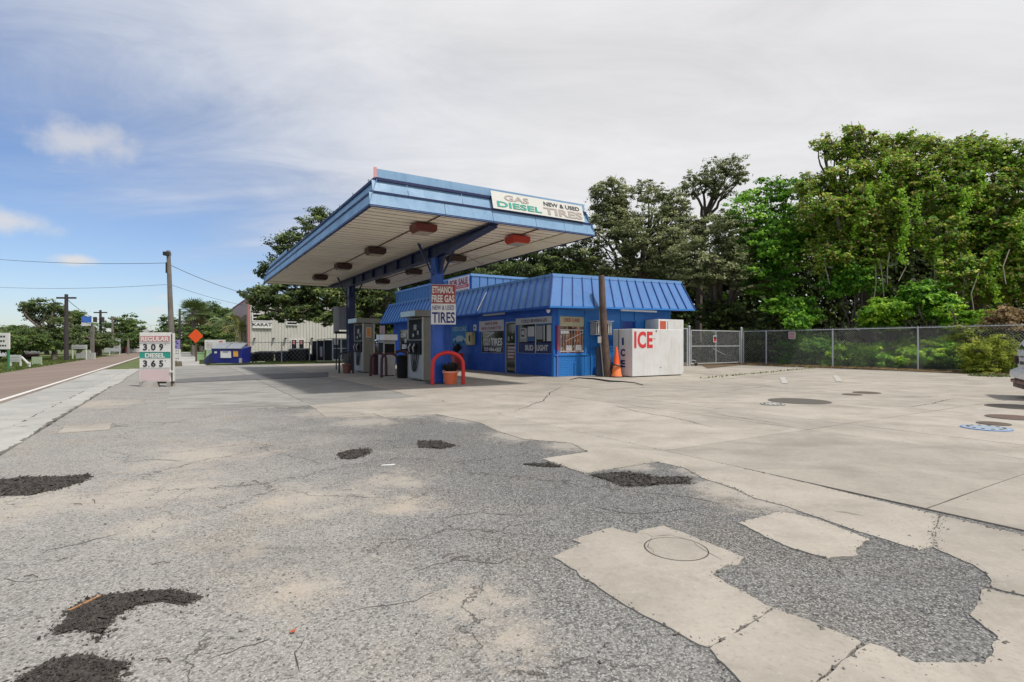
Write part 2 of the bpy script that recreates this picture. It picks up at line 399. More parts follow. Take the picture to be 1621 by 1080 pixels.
def m_grass():
    n = NT('grass soil'); c = n.pos()
    f = n.noise(c, 1.2, 6, .65); g = n.noise(c, 12, 4, .7); l = n.noise(c, .08, 3, .5)
    base = n.mix(n.ramp(g, .3, .7), (.06, .085, .025), (.12, .15, .045))
    base = n.mix(n.ramp(f, .5, .75), base, (.20, .17, .10))
    n.l(base, n.p.inputs['Base Color']); n.p.inputs['Roughness'].default_value = 1
    n.bump(g, .6, .08); return n.m
def m_road():
    n = NT('road asphalt'); c = n.pos()
    tr = n.noise(n.scale(c, (1.6, .03, 1), (0, 0, -TH)), 1.3, 3, .5)
    base = n.mix(n.ramp(tr, .35, .65), (.21, .158, .122), (.14, .105, .084))
    base = n.mix(n.ramp(n.noise(c, 60, 3, .7), .4, .7, 0, .4), base, (.27, .21, .18))
    n.l(base, n.p.inputs['Base Color']); n.p.inputs['Roughness'].default_value = .85
    n.bump(n.noise(c, 90, 2, .6), .3, .006); return n.m

m_asph = m_asphalt(); m_conc = m_concrete(); m_walk = m_concrete('pale kerb concrete', (.31, .305, .285), (.39, .383, .36), .4)
m_apr = m_concrete('stained apron concrete', (.225, .22, .205), (.295, .288, .27), .6)
m_gr = m_grass(); m_rd = m_road()
m_old = mat('worn paint', (.42, .41, .38), .8, wear=.5, wscale=8)
m_paint = mat('road paint', (.62, .61, .58), .7, wear=.35, wscale=6)
m_dirt = mat('joint dirt', (.055, .045, .035), .95, wear=.5, wscale=12)
m_litter_ground = mat('leaf litter soil', (.13, .085, .05), .95, wear=.6, wscale=3, bump=.8, bscale=15, dirt=(.05, .045, .02))

def sheet(name, poly, z, m, kind='structure', div=0):
    mb = MB(); P = [Vector((p[0], p[1], 0)) for p in poly]
    mb.v = [(p.x, p.y, z) for p in P]
    for a, b, c in tessellate_polygon([P]):
        mb.f.append((a, b, c) if (P[b]-P[a]).cross(P[c]-P[a]).z > 0 else (c, b, a))
    return mb.build(name, m, kind=kind)
def ab_rect(a0, a1, b0, b1): return [AB(a0, b0), AB(a0, b1), AB(a1, b1), AB(a1, b0)]
sheet('ground', [(-1500, -300), (1500, -300), (1500, 2200), (-1500, 2200)], -.05, m_gr)
sheet('asphalt_lot', ab_rect(-22, 37.5, -1.78, 30), 0.0, m_asph)
sheet('road', ab_rect(-40, 420, -6.85, -3.32), -.012, m_rd)
st = sheet('road_edge_line', [AB(-40, -3.62), AB(-40, -3.5), AB(60, -3.1 + .0), AB(60, -3.22)], -.006, m_paint)
st.data.vertices.foreach_set('co', np.array([(*AB(-40, -3.64)[:2], -.006), (*AB(-40, -3.51)[:2], -.006), (*AB(420, -3.40)[:2], -.006), (*AB(420, -3.53)[:2], -.006)]).ravel())
sheet('verge', ab_rect(34.2, 420, -3.3, -.35), -.03, m_gr)

def ragged(P, step=.07, amp=.006):
    out = []
    for i in range(len(P)):
        p, q = Vector(P[i][:2]), Vector(P[(i+1) % len(P)][:2]); L = (q - p).length
        k = max(1, min(220, int(L / step))); nrm = Vector((-(q-p).y, (q-p).x)) / max(L, 1e-6)
        w = 0
        for j in range(k):
            w = w * .6 + random.gauss(0, amp)
            pt = p.lerp(q, j / k) + (nrm * w if j else Vector((0, 0)))
            out.append((pt.x, pt.y))
    return out
SL = empty('concrete_forecourt', kind='structure')
EDGES = []
def slab(poly, z=.014, m=None, step=.09, amp=.005, name='slab', par=None):
    if step == .09: EDGES.append([Vector((p[0], p[1], 0)) for p in poly]); step = .035; amp = amp * .9
    return MB().prism(ragged(poly, step, amp), -.03, z).build(name, m or m_conc, par or SL)
def pxp(L): return [G(*p) for p in L]
def shrink(poly, d):
    n = len(poly); c = sum((Vector(p[:2]) for p in poly), Vector((0, 0))) / n
    return poly
# kerb strip beside the road, cast in bays
KS = empty('kerb_strip', kind='structure')
a = -21.0
while a < 34:
    L = 4.6
    slab(ab_rect(a, a + L - .012, -3.3, -2.25), .012, m_walk, .12, .004, 'kerb_bay', KS)
    slab(ab_rect(a, a + L - .012, -2.235, -1.78 + random.uniform(-.05, .05)), .02, m_walk, .08, .02, 'kerb_bay', KS)
    a += L
SW = empty('sidewalk', kind='structure')
for i in range(22): slab(ab_rect(37.5 + i * 3, 40.48 + i * 3, -.2, 1.35), .01, m_walk, .3, .004, 'sidewalk_bay', SW)
# near broken slabs
slab(pxp([(640, 622.5), (665, 628), (793, 656), (995, 701), (1078, 719), (1283, 767), (1486, 816.5), (1475.5, 867), (1455, 872), (1360, 843), (1240, 801), (1195, 790), (1165, 775), (1110, 757), (1085, 742), (1040, 732), (925, 750), (858, 727), (930, 716), (905, 702), (830, 696), (790, 684), (760, 670), (690, 656), (608, 661), (590, 655), (515, 661), (500, 648), (476, 636), (490, 637), (560, 632)]), .006, amp=.004)
slab(pxp([(1488, 817), (1621, 848.5), (1800, 892), (1800, 985), (1621, 944), (1559, 930), (1570, 922), (1560, 908), (1540, 895), (1477.5, 868)]), .007, amp=.004)
slab(pxp([(1560, 934), (1621, 948), (1800, 989), (1800, 1400), (1300, 1300), (1293, 1084), (1378, 1021), (1450, 1052), (1560, 1052), (1580, 1010), (1535, 975)]), .008, amp=.006)
A1 = pxp([(874, 883), (920, 862), (905, 856), (970, 836), (1008, 847), (1012, 842), (1050, 833), (1178, 884), (1170, 896), (1148, 897), (1128, 912), (1222, 964), (1121, 1027), (985, 957), (940, 925), (915, 910)])
slab(A1, .008, amp=.006)
slab(pxp([(1225.5, 965.5), (1364, 1019), (1292, 1082), (1262, 1120), (1190, 1100), (1124.5, 1030)]), .009, amp=.004)
slab(pxp([(1168, 829), (1236, 811), (1290, 822), (1376, 855), (1355, 870), (1358, 881), (1310, 886), (1255, 870)]), .008, amp=.006)
slab(pxp([(90, 687), (104, 676), (178, 671), (173, 681)]), .01, amp=.004)
# regular bays laid on a dark bed so that the joints read
sheet('joint_bed', ab_rect(-6, 37.3, 4.985, 29.5), .003, m_dirt)
BS = [5.0, 8.1, 9.2, 12.4, 15.6, 19.0, 22.4, 25.8, 29.2]
AS = [-6, -1.4, 1.9, 4.6, 8.6, 12.7, 16.8, 20.9, 25.0, 29.1, 33.2, 37.3]
for i in range(len(AS) - 1):
    for j in range(len(BS) - 1):
        g = .006 if (i + j) % 3 else .009
        slab(ab_rect(AS[i] + g, AS[i+1] - g, BS[j] + g, BS[j+1] - g), .0075 + random.uniform(-.0012, .0012), None, .25, .0025)
# pump apron under the canopy
sheet('joint_bed', ab_rect(12.9, 37.3, -.2, 4.98), .002, m_dirt)
PA = [(12.75, 16.9), (16.92, 18.9)]
aps = [12.62, 19.05, 23.6, 28.4, 33.4, 37.3]
for i in range(5):
    for (b0, b1) in ((-.24, 2.35), (2.37, 4.97)):
        a0 = aps[i] + .008; a1 = aps[i+1] - .008
        if i == 0:
            P = [AB(12.78 if b0 < 0 else 11.9, b0), AB(11.95 if b0 < 0 else 12.55, b1), AB(a1, b1), AB(a1, b0)]
        else: P = ab_rect(a0, a1, b0, b1)
        slab(P, .0075 + random.uniform(0, .001), m_apr, .25, .004)
m_tar = mat('dark patch asphalt', (.10, .10, .105), .9, wear=.5, wscale=3, bump=.6, bscale=70, dirt=(.2, .195, .185))
sheet('dark_trench_strip', [(*p[:2],) for p in pxp([(271, 602), (400, 593.5), (520, 590), (519, 597), (400, 602), (271, 607)])], .021, m_tar)
sheet('leaf_litter_strip', [(*G(x, y)[:2],) for x, y in ((1120, 584), (1177, 578), (1290, 580), (1430, 587.5), (1560, 594), (1700, 600), (1560, 590), (1430, 583), (1290, 576), (1100, 573))], .022, m_litter_ground)
sheet('woodland_floor', [AT(1060, 31.9), AT(1150, 33.6), G(1290, 577), G(1430, 583), G(1600, 591), AT(1800, 18), AT(2600, 25), (80, 80), (0, 80), (0, 42)], -.02 + .045, m_litter_ground)
# thin painted marks
for (x, y, dx) in ((1238, 603, 4), (1322, 600, 6)):
    sheet('parking_mark', pxp([(x - 4, y - 5), (x + 4, y - 5), (x + dx + 6, y + 5), (x + dx - 4, y + 5)]), .021, m_old)

CR = empty('pavement_cracks', kind='structure')
def crack(pts, w=.008, z=.011, name='crack'):
    P = [G(*p) for p in pts]; L = []; 
    for i in range(len(P) - 1):
        k = max(2, int((P[i+1] - P[i]).length / .06))
        for j in range(k): L.append(P[i].lerp(P[i+1], j / k))
    L.append(P[-1]); n = len(L); a_, b_ = [], []; o = 0
    for i, p in enumerate(L):
        d = (L[min(i+1, n-1)] - L[max(i-1, 0)]).normalized(); q = Vector((-d.y, d.x, 0)); o = o * .8 + random.gauss(0, .012)
        ww = w * random.uniform(.35, 1.2) * min(1, .3 + 4 * min(i, n - 1 - i) / n); a_.append(p + q * (o + ww)); b_.append(p + q * (o - ww))
    mb = MB()
    for i in range(n - 1): mb.quad(*[(v.x, v.y, z) for v in (b_[i], b_[i+1], a_[i+1], a_[i])])
    mb.build(name, m_dirt, CR)
for pts, w in (([(815, 652), (835, 644), (860, 635), (872, 622), (890, 612)], .012), ([(1110, 603), (1150, 600.5), (1200, 596), (1250, 591), (1292, 588.5)], .02), ([(1395, 641), (1440, 645), (1478, 639), (1510, 632)], .012),
               ([(1130, 656), (1180, 664), (1240, 672)], .01), ([(1430, 629), (1490, 627)], .012), ([(900, 612), (960, 617), (1020, 614), (1050, 616)], .015), ([(960, 640), (1010, 652), (1060, 661), (1130, 678)], .008), ([(1321, 811), (1370, 818)], .004), ([(1150, 620), (1220, 612), (1290, 611)], .012),
               ([(1013, 846), (1030, 852), (1024, 868), (1035, 880)], .003), ([(1035, 852), (1060, 848), (1100, 858), (1122, 872), (1150, 888)], .003)): crack(pts, w)
for pts, w in (([(70, 873), (110, 866), (150, 856), (190, 846)], .004), ([(345, 768), (385, 770), (430, 764)], .005), ([(560, 968), (600, 962), (660, 952), (690, 940)], .003), ([(330, 1045), (365, 1030), (400, 1018), (428, 1010)], .003), ([(660, 905), (720, 888), (790, 892), (830, 880)], .004), ([(5, 915), (45, 921), (90, 918)], .003),
               ([(470, 1065), (455, 1035), (480, 1010)], .003), ([(180, 735), (230, 728), (290, 730)], .006), ([(640, 640), (700, 643), (760, 652)], .008), ([(300, 640), (380, 645), (470, 640)], .01), ([(930, 800), (1000, 812), (1080, 806), (1120, 815)], .004), ([(700, 820), (760, 812), (830, 818)], .005), ([(1020, 780), (1090, 788), (1150, 800)], .004)): crack(pts, w, .002)
# round covers let into the concrete
def cover(px, py, rx, col, label, group=None, cat='manhole cover', rim=None, z=.024, dots=False):
    p = G(px, py); r = rx * p.y / F
    t = empty('manhole_cover', (p.x, p.y, 0), random.uniform(0, 3), label, cat, group)
    MB().lathe([(r, .0), (r, z - .004), (r * .94, z), (.001, z + .001)], 32).build('lid', mat('cover ' + label[:12], col, .6, .3, wear=.5, wscale=6), t)
    MB().lathe([(r * 1.07, 0), (r * 1.07, .019), (r * 1.01, .021), (r * 1.005, .012)], 32).build('rim', mat('rim ' + label[:12], rim or (.12, .11, .1), .8), t)
    if dots:
        for k in range(12):
            a = k * math.pi / 6
            MB().lathe([(.025, z), (.025, z + .006), (.001, z + .007)], 8, (r * .75 * math.cos(a), r * .75 * math.sin(a))).build('bolt', mat('cover bolt', (.08, .08, .1), .6), t)
    return t
cover(1265, 636, 42, (.115, .105, .09), 'large round grey brown cover in the concrete right of the white ice box')
cover(1223, 641, 17, (.42, .42, .40), 'small pale cover with dotted rim beside the large grey brown one', dots=True)
cover(1372, 622.5, 18, (.12, .085, .065), 'small brown cover, the upper of the close pair near the fence')
cover(1349, 625.5, 13, (.13, .09, .07), 'smallest brown cover, lower left of the close pair near the fence')
cover(1612, 645, 38, (.035, .028, .025), 'dark brown cover just below the white car at the right edge')
cover(1604, 662, 32, (.14, .085, .07), 'reddish brown cover between the dark one and the blue ringed one')
cover(1573, 672, 20, (.15, .10, .07), 'small brown cover directly behind the blue and white painted one')
cover(1561, 679, 30, (.33, .40, .47), 'cover painted pale blue and white with a ring of dark bolts', rim=(.15, .25, .5), dots=True)
pc = G(1070, 870.5)
t = empty('round_concrete_plug', (pc.x, pc.y, 0), 0, 'round concrete plug set into the broken slab in the foreground', 'ground plug')
MB().lathe([(.19, .0), (.19, .008), (.187, .0105), (.001, .0108)], 40).build('plug', m_conc, t)
MB().lathe([(.199, .0), (.198, .0088), (.1905, .009), (.1905, .001)], 40).build('gap_ring', m_dirt, t)

# black chips gathered in shallow potholes
def in_poly(x, y, P):
    r = False; j = len(P) - 1
    for i in range(len(P)):
        if ((P[i][1] > y) != (P[j][1] > y)) and x < (P[j][0]-P[i][0]) * (y-P[i][1]) / (P[j][1]-P[i][1]) + P[i][0]: r = not r
        j = i
    return r
m_chip = mat('black chips', (.016, .014, .013), .65, wear=.85, wscale=75, dirt=(.075, .062, .05))
m_chipbed = mat('chip bed', (.02, .018, .017), .95, wear=.3, wscale=30, bump=1, bscale=150)
def chips(poly, n, label, sz=.011):
    P = [(q.x, q.y) for q in pxp(poly)]
    bed = ragged(P, .05, .008)
    cb = Vector((sum(p[0] for p in P) / len(P), sum(p[1] for p in P) / len(P))); mb = MB().prism([tuple(cb + (Vector(p) - cb) * .9) for p in bed], -.01, .0035)
    xs = [p[0] + q_ for p in P for q_ in (-.06, .06)]; ys = [p[1] for p in P]; k = 0
    cx_, cy_ = sum(xs)/len(xs), sum(ys)/len(ys)
    n = int(n * 2.6)
    while k < n:
        x = random.uniform(min(xs) - .02, max(xs) + .02); y = random.uniform(min(ys) - .02, max(ys) + .02)
        jt = abs(random.gauss(0, .02 if random.random() < .85 else .07))
        aj = random.uniform(0, 6.28)
        if not in_poly(x + jt * math.cos(aj), y + jt * math.sin(aj), P): continue
        k += 1; s = random.lognormvariate(-.15, .5) * sz * .75; a = random.uniform(0, 6.28)
        near = 1 if in_poly(x, y, P) else 0
        u = Vector((math.cos(a), math.sin(a), random.uniform(-.5, .5))) * s * random.uniform(.8, 2.2); w = Vector((-math.sin(a), math.cos(a), random.uniform(-.6, .6))) * s * random.uniform(.3, .9)
        t = Vector((random.uniform(-.3, .3) * s, random.uniform(-.3, .3) * s, s * random.uniform(.4, .8))); c = Vector((x, y, .004 * near + random.uniform(0, .005) * near + s * .25))
        i0 = len(mb.v); mb.v += [tuple(c + q) for q in (u, w * .9 + u * .2, -u * random.uniform(.5, 1), -w, t + u * .2)]
        mb.f += [(i0, i0+1, i0+4), (i0+1, i0+2, i0+4), (i0+2, i0+3, i0+4), (i0+3, i0, i0+4)]
    o = mb.build('black_chips', m_chip); tag(o, label, 'loose chips', kind='stuff'); return o
chips([(-20, 764), (40, 757), (90, 757), (143, 753), (135, 762), (100, 772), (50, 784), (-20, 785)], 2600, 'black chip patch at the left edge near the kerb strip', .012)
chips([(75, 1003), (110, 985), (108, 965), (160, 945), (230, 938), (275, 936), (318, 946), (300, 957), (262, 951), (225, 955), (180, 975), (165, 998), (150, 1022), (165, 1005), (140, 1000), (110, 1000)], 2600, 'curved crescent of black chips in the left foreground', .007)
chips([(25, 1080), (75, 1050), (130, 1038), (155, 1045), (205, 1052), (180, 1075), (190, 1110), (20, 1120)], 2000, 'black chips at the bottom left corner of the lot', .007)
chips([(536, 719), (560, 713), (584, 712), (585, 718), (560, 727), (540, 727)], 700, 'small oval patch of black chips, left of the pair ahead', .012)
chips([(662, 699), (695, 699), (722, 706), (700, 711), (664, 709)], 700, 'small patch of black chips, right of the pair ahead', .012)
chips([(935, 753), (980, 749), (1010, 750), (1040, 757), (1090, 756), (1093, 766), (1050, 767), (1020, 770), (985, 771), (960, 760)], 1800, 'long patch of black chips between the broken slabs', .010)
chips([(825, 735), (870, 734), (890, 740), (850, 739)], 200, 'thin streak of dark chips beside the concrete notch', .010)
m_wood_or = mat('orange split wood', (.42, .2, .07), .8, wear=.5, wscale=30)
p0, p1 = G(108, 970), G(158, 948)
o = MB().slab4([p0 + Vector((0, 0, .014)), p0 + Vector((.009, -.009, .014)), p1 + Vector((.006, -.006, .018)), p1 + Vector((0, .006, .02))], .008).build('wood_splinter', m_wood_or); tag(o, 'orange wood splinter lying along the crescent of black chips', 'wood splinter')
p = G(614, 737); o = MB().slab4([p + Vector((-.07, -.02, .004)), p + Vector((.07, -.01, .006)), p + Vector((.075, .03, .012)), p + Vector((-.06, .03, .004))], .003).build('paper_scrap', flat('paper white', (.55, .55, .53))); tag(o, 'white scrap of paper on the grey asphalt', 'litter')
p = G(463, 1003); o = MB().slab4([p + Vector((-.012, -.01, .01)), p + Vector((.012, -.008, .014)), p + Vector((.014, .01, .02)), p + Vector((-.01, .008, .01))], .002).build('fallen_leaf', mat('red leaf', (.45, .10, .03), .8)); tag(o, 'small red brown leaf on the foreground asphalt', 'leaf')
def AREA(P): return -sum(P[i].x * P[(i+1) % len(P)].y - P[(i+1) % len(P)].x * P[i].y for i in range(len(P)))
mb = MB()
for P in EDGES:
    for i in range(len(P)):
        p, q = P[i], P[(i + 1) % len(P)]; L = (q - p).length
        if (p + q).length / 2 > 14 or (p + q).x / 2 > 4: continue
        nn = Vector((-(q - p).y, (q - p).x, 0)).normalized()
        for k in range(int(L * (150 if (p + q).length / 2 < 6 else 60) * random.uniform(.4, 1.2))):
            c = p.lerp(q, random.random()) + nn * random.gauss(.006 if AREA(P) < 0 else -.006, .018); s_ = random.lognormvariate(-5.75, .5); a = random.uniform(0, 6.28)
            u = Vector((math.cos(a), math.sin(a), .1)) * s_ * 1.3; w = Vector((-math.sin(a), math.cos(a), -.1)) * s_ * .8; c.z = .006 + s_ * .25; t = Vector((0, 0, s_ * .7))
            i0 = len(mb.v); mb.v += [tuple(c + q_) for q_ in (u, w, -u * .8, -w, t)]
            mb.f += [(i0, i0+1, i0+4), (i0+1, i0+2, i0+4), (i0+2, i0+3, i0+4), (i0+3, i0, i0+4)]
o = mb.build('edge_rubble', mat('edge rubble', (.20, .185, .16), .9, wear=.9, wscale=40, dirt=(.05, .045, .04))); tag(o, 'crumbs of broken concrete along the slab edges', 'rubble', kind='stuff')
# dry twigs and grit
mb = MB()
for (x, y) in ((130, 800), (150, 797), (60, 915), (270, 1050), (700, 884), (715, 887), (380, 768), (410, 765), (90, 890), (240, 895)):
    p = G(x, y, .006); a = random.uniform(0, 3.1); q = p + Vector((math.cos(a), math.sin(a), 0)) * random.uniform(.05, .13)
    mb.tube([p, (p + q) / 2 + Vector((.004, .008, .006)), q], .0025, 5)
o = mb.build('fallen_twigs', mat('twig', (.09, .055, .035), .9)); tag(o, 'scattered thin dry twigs lying on the foreground asphalt', 'twigs', kind='stuff')
mb = MB()
for i in range(5200):
    Y = 1.9 + 9 * random.random() ** 1.7; x = random.uniform(-1, .95) * Y
    if (Vector((x, Y, 0)).dot(UB)) > 4.7 or Vector((x, Y, 0)).dot(UB) < -1.7: continue
    s = random.uniform(.0025, .007) * (1 if random.random() < .95 else 1.8); c = Vector((x, Y, s * .4))
    d = [Vector((random.uniform(-1, 1), random.uniform(-1, 1), random.uniform(-.4, .4))) * s * .35 for _ in range(6)]
    i0 = len(mb.v); base = [(s, 0, 0), (0, s, 0), (-s, 0, 0), (0, -s, 0), (0, 0, s * .7), (0, 0, -s * .5)]
    mb.v += [tuple(c + Vector(base[k]) + d[k]) for k in range(6)]
    mb.f += [(i0, i0+1, i0+4), (i0+1, i0+2, i0+4), (i0+2, i0+3, i0+4), (i0+3, i0, i0+4)]
o = mb.build('loose_grit', mat('grit', (.26, .25, .235), .9, wear=.9, wscale=45, dirt=(.05, .05, .05))); tag(o, 'loose stone grit strewn over the worn asphalt', 'grit', kind='stuff')

# ================================================================== CANOPY
m_fasc = mat('canopy blue paint', (.20, .345, .525), .45, wear=.55, wscale=1.5, dirt=(.11, .23, .38), dent=.3)
m_line = mat('dark navy trim', (.006, .016, .09), .5)  # navy paint of the drip edges, edge angles and brackets
m_beam = mat('dark blue steel', (.006, .016, .085), .45, wear=.3)
m_coln = mat('column blue', (.012, .09, .45), .4, wear=.2)
m_soff = mat('cream soffit', (.88, .80, .69), .55, wear=.4, wscale=1.2, dirt=(.56, .49, .40))
m_gap = mat('soffit gap', (.06, .045, .035), .9)
m_cream = mat('cream panel', (.72, .66, .52), .6, wear=.35, wscale=1.2, dirt=(.50, .45, .33))
HC = 4.6
C1 = Vector((-3.35, 12.68, 0)); W = 6.87; LN = 18.9
CAN = site('gas_canopy', C1, label='large flat blue edged forecourt canopy on two steel columns over the pumps', cat='canopy')
# soffit planks, right across
NP = 51; pw = LN - 1.0
pitch = (LN - .95) / NP
me = MB().box(.02, W - 1.0, .008, pitch - .055, HC, HC + .008).mesh('soffit_plank', m_soff)
for i in range(NP): put('soffit_plank', me, CAN, (0, i * pitch + .02, random.uniform(-.002, .002)))
MB().box(.01, W - .01, .01, LN - .01, HC + .012, HC + .06).build('soffit_deck', m_gap, CAN)
MB().box(W - .97, W - .02, .02, LN - .02, HC - .03, HC + .011).build('soffit_border', m_cream, CAN)
MB().box(.02, W - .99, LN - .93, LN - .02, HC - .032, HC + .010).build('soffit_border', m_cream, CAN)
for k in range(5):
    y = 1.5 + k * 3.9; MB().box(W - .96, W - .03, y, y + .012, HC - .034, HC - .028).build('border_joint', m_gap, CAN)
MB().box(.35, W - .35, .35, LN - .35, HC + .5, HC + .56).build('roof_deck', mat('roof deck', (.3, .3, .3), .9), CAN)
# fascia: lapped boards, each its own piece
def fband(side, s0, s1, z0, z1, o0, o1):
    th = .012
    if side == 'front': q = [(s0, o0, z0), (s1, o0, z0), (s1, o1, z1), (s0, o1, z1)]
    elif side == 'left': q = [(o0, s1, z0), (o0, s0, z0), (o1, s0, z1), (o1, s1, z1)]
    elif side == 'right': q = [(W - o0, s0, z0), (W - o0, s1, z0), (W - o1, s1, z1), (W - o1, s0, z1)]
    else: q = [(s1, LN - o0, z0), (s0, LN - o0, z0), (s0, LN - o1, z1), (s1, LN - o1, z1)]
    MB().slab4(q, th).build('fascia_board', m_fasc, CAN)
def lap(z): return (z - HC) / .64 * .2
def split(n0, n1, cuts): c = [n0] + cuts + [n1]; return [(c[i] + .006, c[i+1] - .006) for i in range(len(c) - 1)]
for side, L_, c1, c2 in (('front', W, [1.95, 3.35, 4.75, 5.75], [1.0, 2.5, 4.1, 5.5]), ('left', LN, [3, 6.2, 9.4, 12.6, 15.7], [1.5, 4.7, 7.9, 11, 14.2, 17.2]),
                         ('right', LN, [3, 6.2, 9.4, 12.6, 15.7], [1.5, 4.7, 7.9, 11, 14.2, 17.2]), ('back', W, [2, 4], [3, 5])):
    for (s0, s1) in split(.0, L_, c1): fband(side, s0, s1, HC - .03, HC + .31, lap(HC - .03) - .01, lap(HC + .31) - .02)
    for (s0, s1) in split(.1, L_ - .1, c2): fband(side, s0, s1, HC + .32, HC + .64, lap(HC + .32) - .005, lap(HC + .64))
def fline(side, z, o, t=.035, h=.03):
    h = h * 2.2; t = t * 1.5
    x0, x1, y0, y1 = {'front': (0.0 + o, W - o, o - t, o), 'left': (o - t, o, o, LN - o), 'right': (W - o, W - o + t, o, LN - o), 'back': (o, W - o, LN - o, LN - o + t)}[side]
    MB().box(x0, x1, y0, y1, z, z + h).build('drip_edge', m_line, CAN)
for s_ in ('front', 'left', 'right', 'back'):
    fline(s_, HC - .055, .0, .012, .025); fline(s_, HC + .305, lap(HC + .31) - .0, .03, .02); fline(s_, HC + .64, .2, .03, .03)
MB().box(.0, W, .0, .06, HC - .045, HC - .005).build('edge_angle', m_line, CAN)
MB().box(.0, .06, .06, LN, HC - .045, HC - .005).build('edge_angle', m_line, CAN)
# upstand row above the front, with a see-through slot under it
for (s0, s1) in split(.22, W - .2, [2.0, 3.15, 4.6, 5.8]): fband('front', s0, s1, HC + .735, HC + .945, .23, .25)
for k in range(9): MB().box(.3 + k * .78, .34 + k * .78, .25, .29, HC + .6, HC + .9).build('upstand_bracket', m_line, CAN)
for (s0, s1) in split(13.2, LN - .25, [16.2]): fband('left', s0, s1, HC + .67, HC + .93, .22, .25)
for k in range(9): MB().box(.24, .27, .9 + k * 1.45, .94 + k * 1.45, HC + .6, HC + .86).build('upstand_bracket', mat('galvanised', (.42, .43, .44), .45, .6), CAN)
MB().box(.2, .26, .3, 13.1, HC + .67, HC + .71).build('roof_trim', mat('galvanised', (.42, .43, .44)), CAN)
MB().box(.165, .232, .195, .225, HC + .72, HC + .96).build('corner_flap', mat('pink primer', (.75, .36, .35), .7), CAN)
# main beam (I section) with tapered front tip, local x = W/2
xm = W / 2
bm = MB()
for (ya, yb, da, db) in ((.15, 3.9, .13, .46), (3.9, 14.4, .46, .46), (14.4, LN - .2, .46, .13)):
    bm.hexa([(xm - .13, ya, HC - da), (xm + .13, ya, HC - da), (xm + .13, yb, HC - db), (xm - .13, yb, HC - db), (xm - .13, ya, HC - da + .04), (xm + .13, ya, HC - da + .04), (xm + .13, yb, HC - db + .04), (xm - .13, yb, HC - db + .04)])
    bm.hexa([(xm - .03, ya, HC - da + .041), (xm + .03, ya, HC - da + .041), (xm + .03, yb, HC - db + .041), (xm - .03, yb, HC - db + .041), (xm - .03, ya, HC - .07), (xm + .03, ya, HC - .07), (xm + .03, yb, HC - .07), (xm - .03, yb, HC - .07)])
bm.box(xm - .13, xm + .13, .12, LN - .15, HC - .069, HC - .034)
bm.build('main_beam', m_beam, CAN)
bm = MB()
for k in range(7): bm.box(xm - .12, xm + .12, 4.4 + k * 1.55, 4.42 + k * 1.55, HC - .418, HC - .072)
bm.build('beam_stiffener', m_beam, CAN)
for i_, ty in enumerate((3.9, 14.4)):
    cm = m_coln if i_ == 0 else m_beam
    c = MB(); c.box(xm - .15, xm - .12, ty - .17, ty + .17, .036, HC - .461); c.box(xm + .12, xm + .15, ty - .17, ty + .17, .036, HC - .461)
    c.box(xm - .12, xm + .12, ty - .16, ty - .13, .036, HC - .461); c.box(xm - .12, xm + .12, ty + .13, ty + .16, .036, HC - .461)
    co = c.build('column', cm, CAN)
    MB().box(xm - .3, xm + .3, ty - .3, ty + .3, .012, .035).build('base_plate', m_beam, co)
    for sx in (-1, 1):
        MB().hexa([(xm + sx*.15, ty - .03, 3.55), (xm + sx*.21, ty - .03, 3.6), (xm + sx*.21, ty + .03, 3.6), (xm + sx*.15, ty + .03, 3.55),
                   (xm + sx*.62, ty - .03, HC - .035), (xm + sx*.70, ty - .03, HC - .035), (xm + sx*.70, ty + .03, HC - .035), (xm + sx*.62, ty + .03, HC - .035)]).build('strut', m_beam, co)
    for sy in (-1, 1):
        MB().hexa([(xm - .05, ty + sy*.2, 3.7), (xm + .05, ty + sy*.2, 3.7), (xm + .05, ty + sy*.22, 3.6), (xm - .05, ty + sy*.22, 3.6),
                   (xm - .05, ty + sy*.2, HC - .465), (xm + .05, ty + sy*.2, HC - .465), (xm + .05, ty + sy*.62, HC - .465), (xm - .05, ty + sy*.62, HC - .465)]).build('gusset', m_beam, co)
    MB().tube([(xm - .24, ty - .08, .05), (xm - .24, ty - .08, 2.2), (xm - .24, ty - .08, HC - .5)], .025, 8).build('conduit', cm, co)
for s_ in (1.86, 4.9): MB().tube([(s_, .1, HC - .02), (s_, 9, HC - .025), (s_, 15, HC - .02)], .018, 6).build('conduit', mat('brown conduit', (.12, .06, .04), .7), CAN)
MB().tube([(xm + 1.9, 5.5, HC - .02), (xm + 2.6, 5.6, HC - .25), (W - .6, 6, HC - .05)], .008, 5).build('loose_wire', m_gap, CAN)
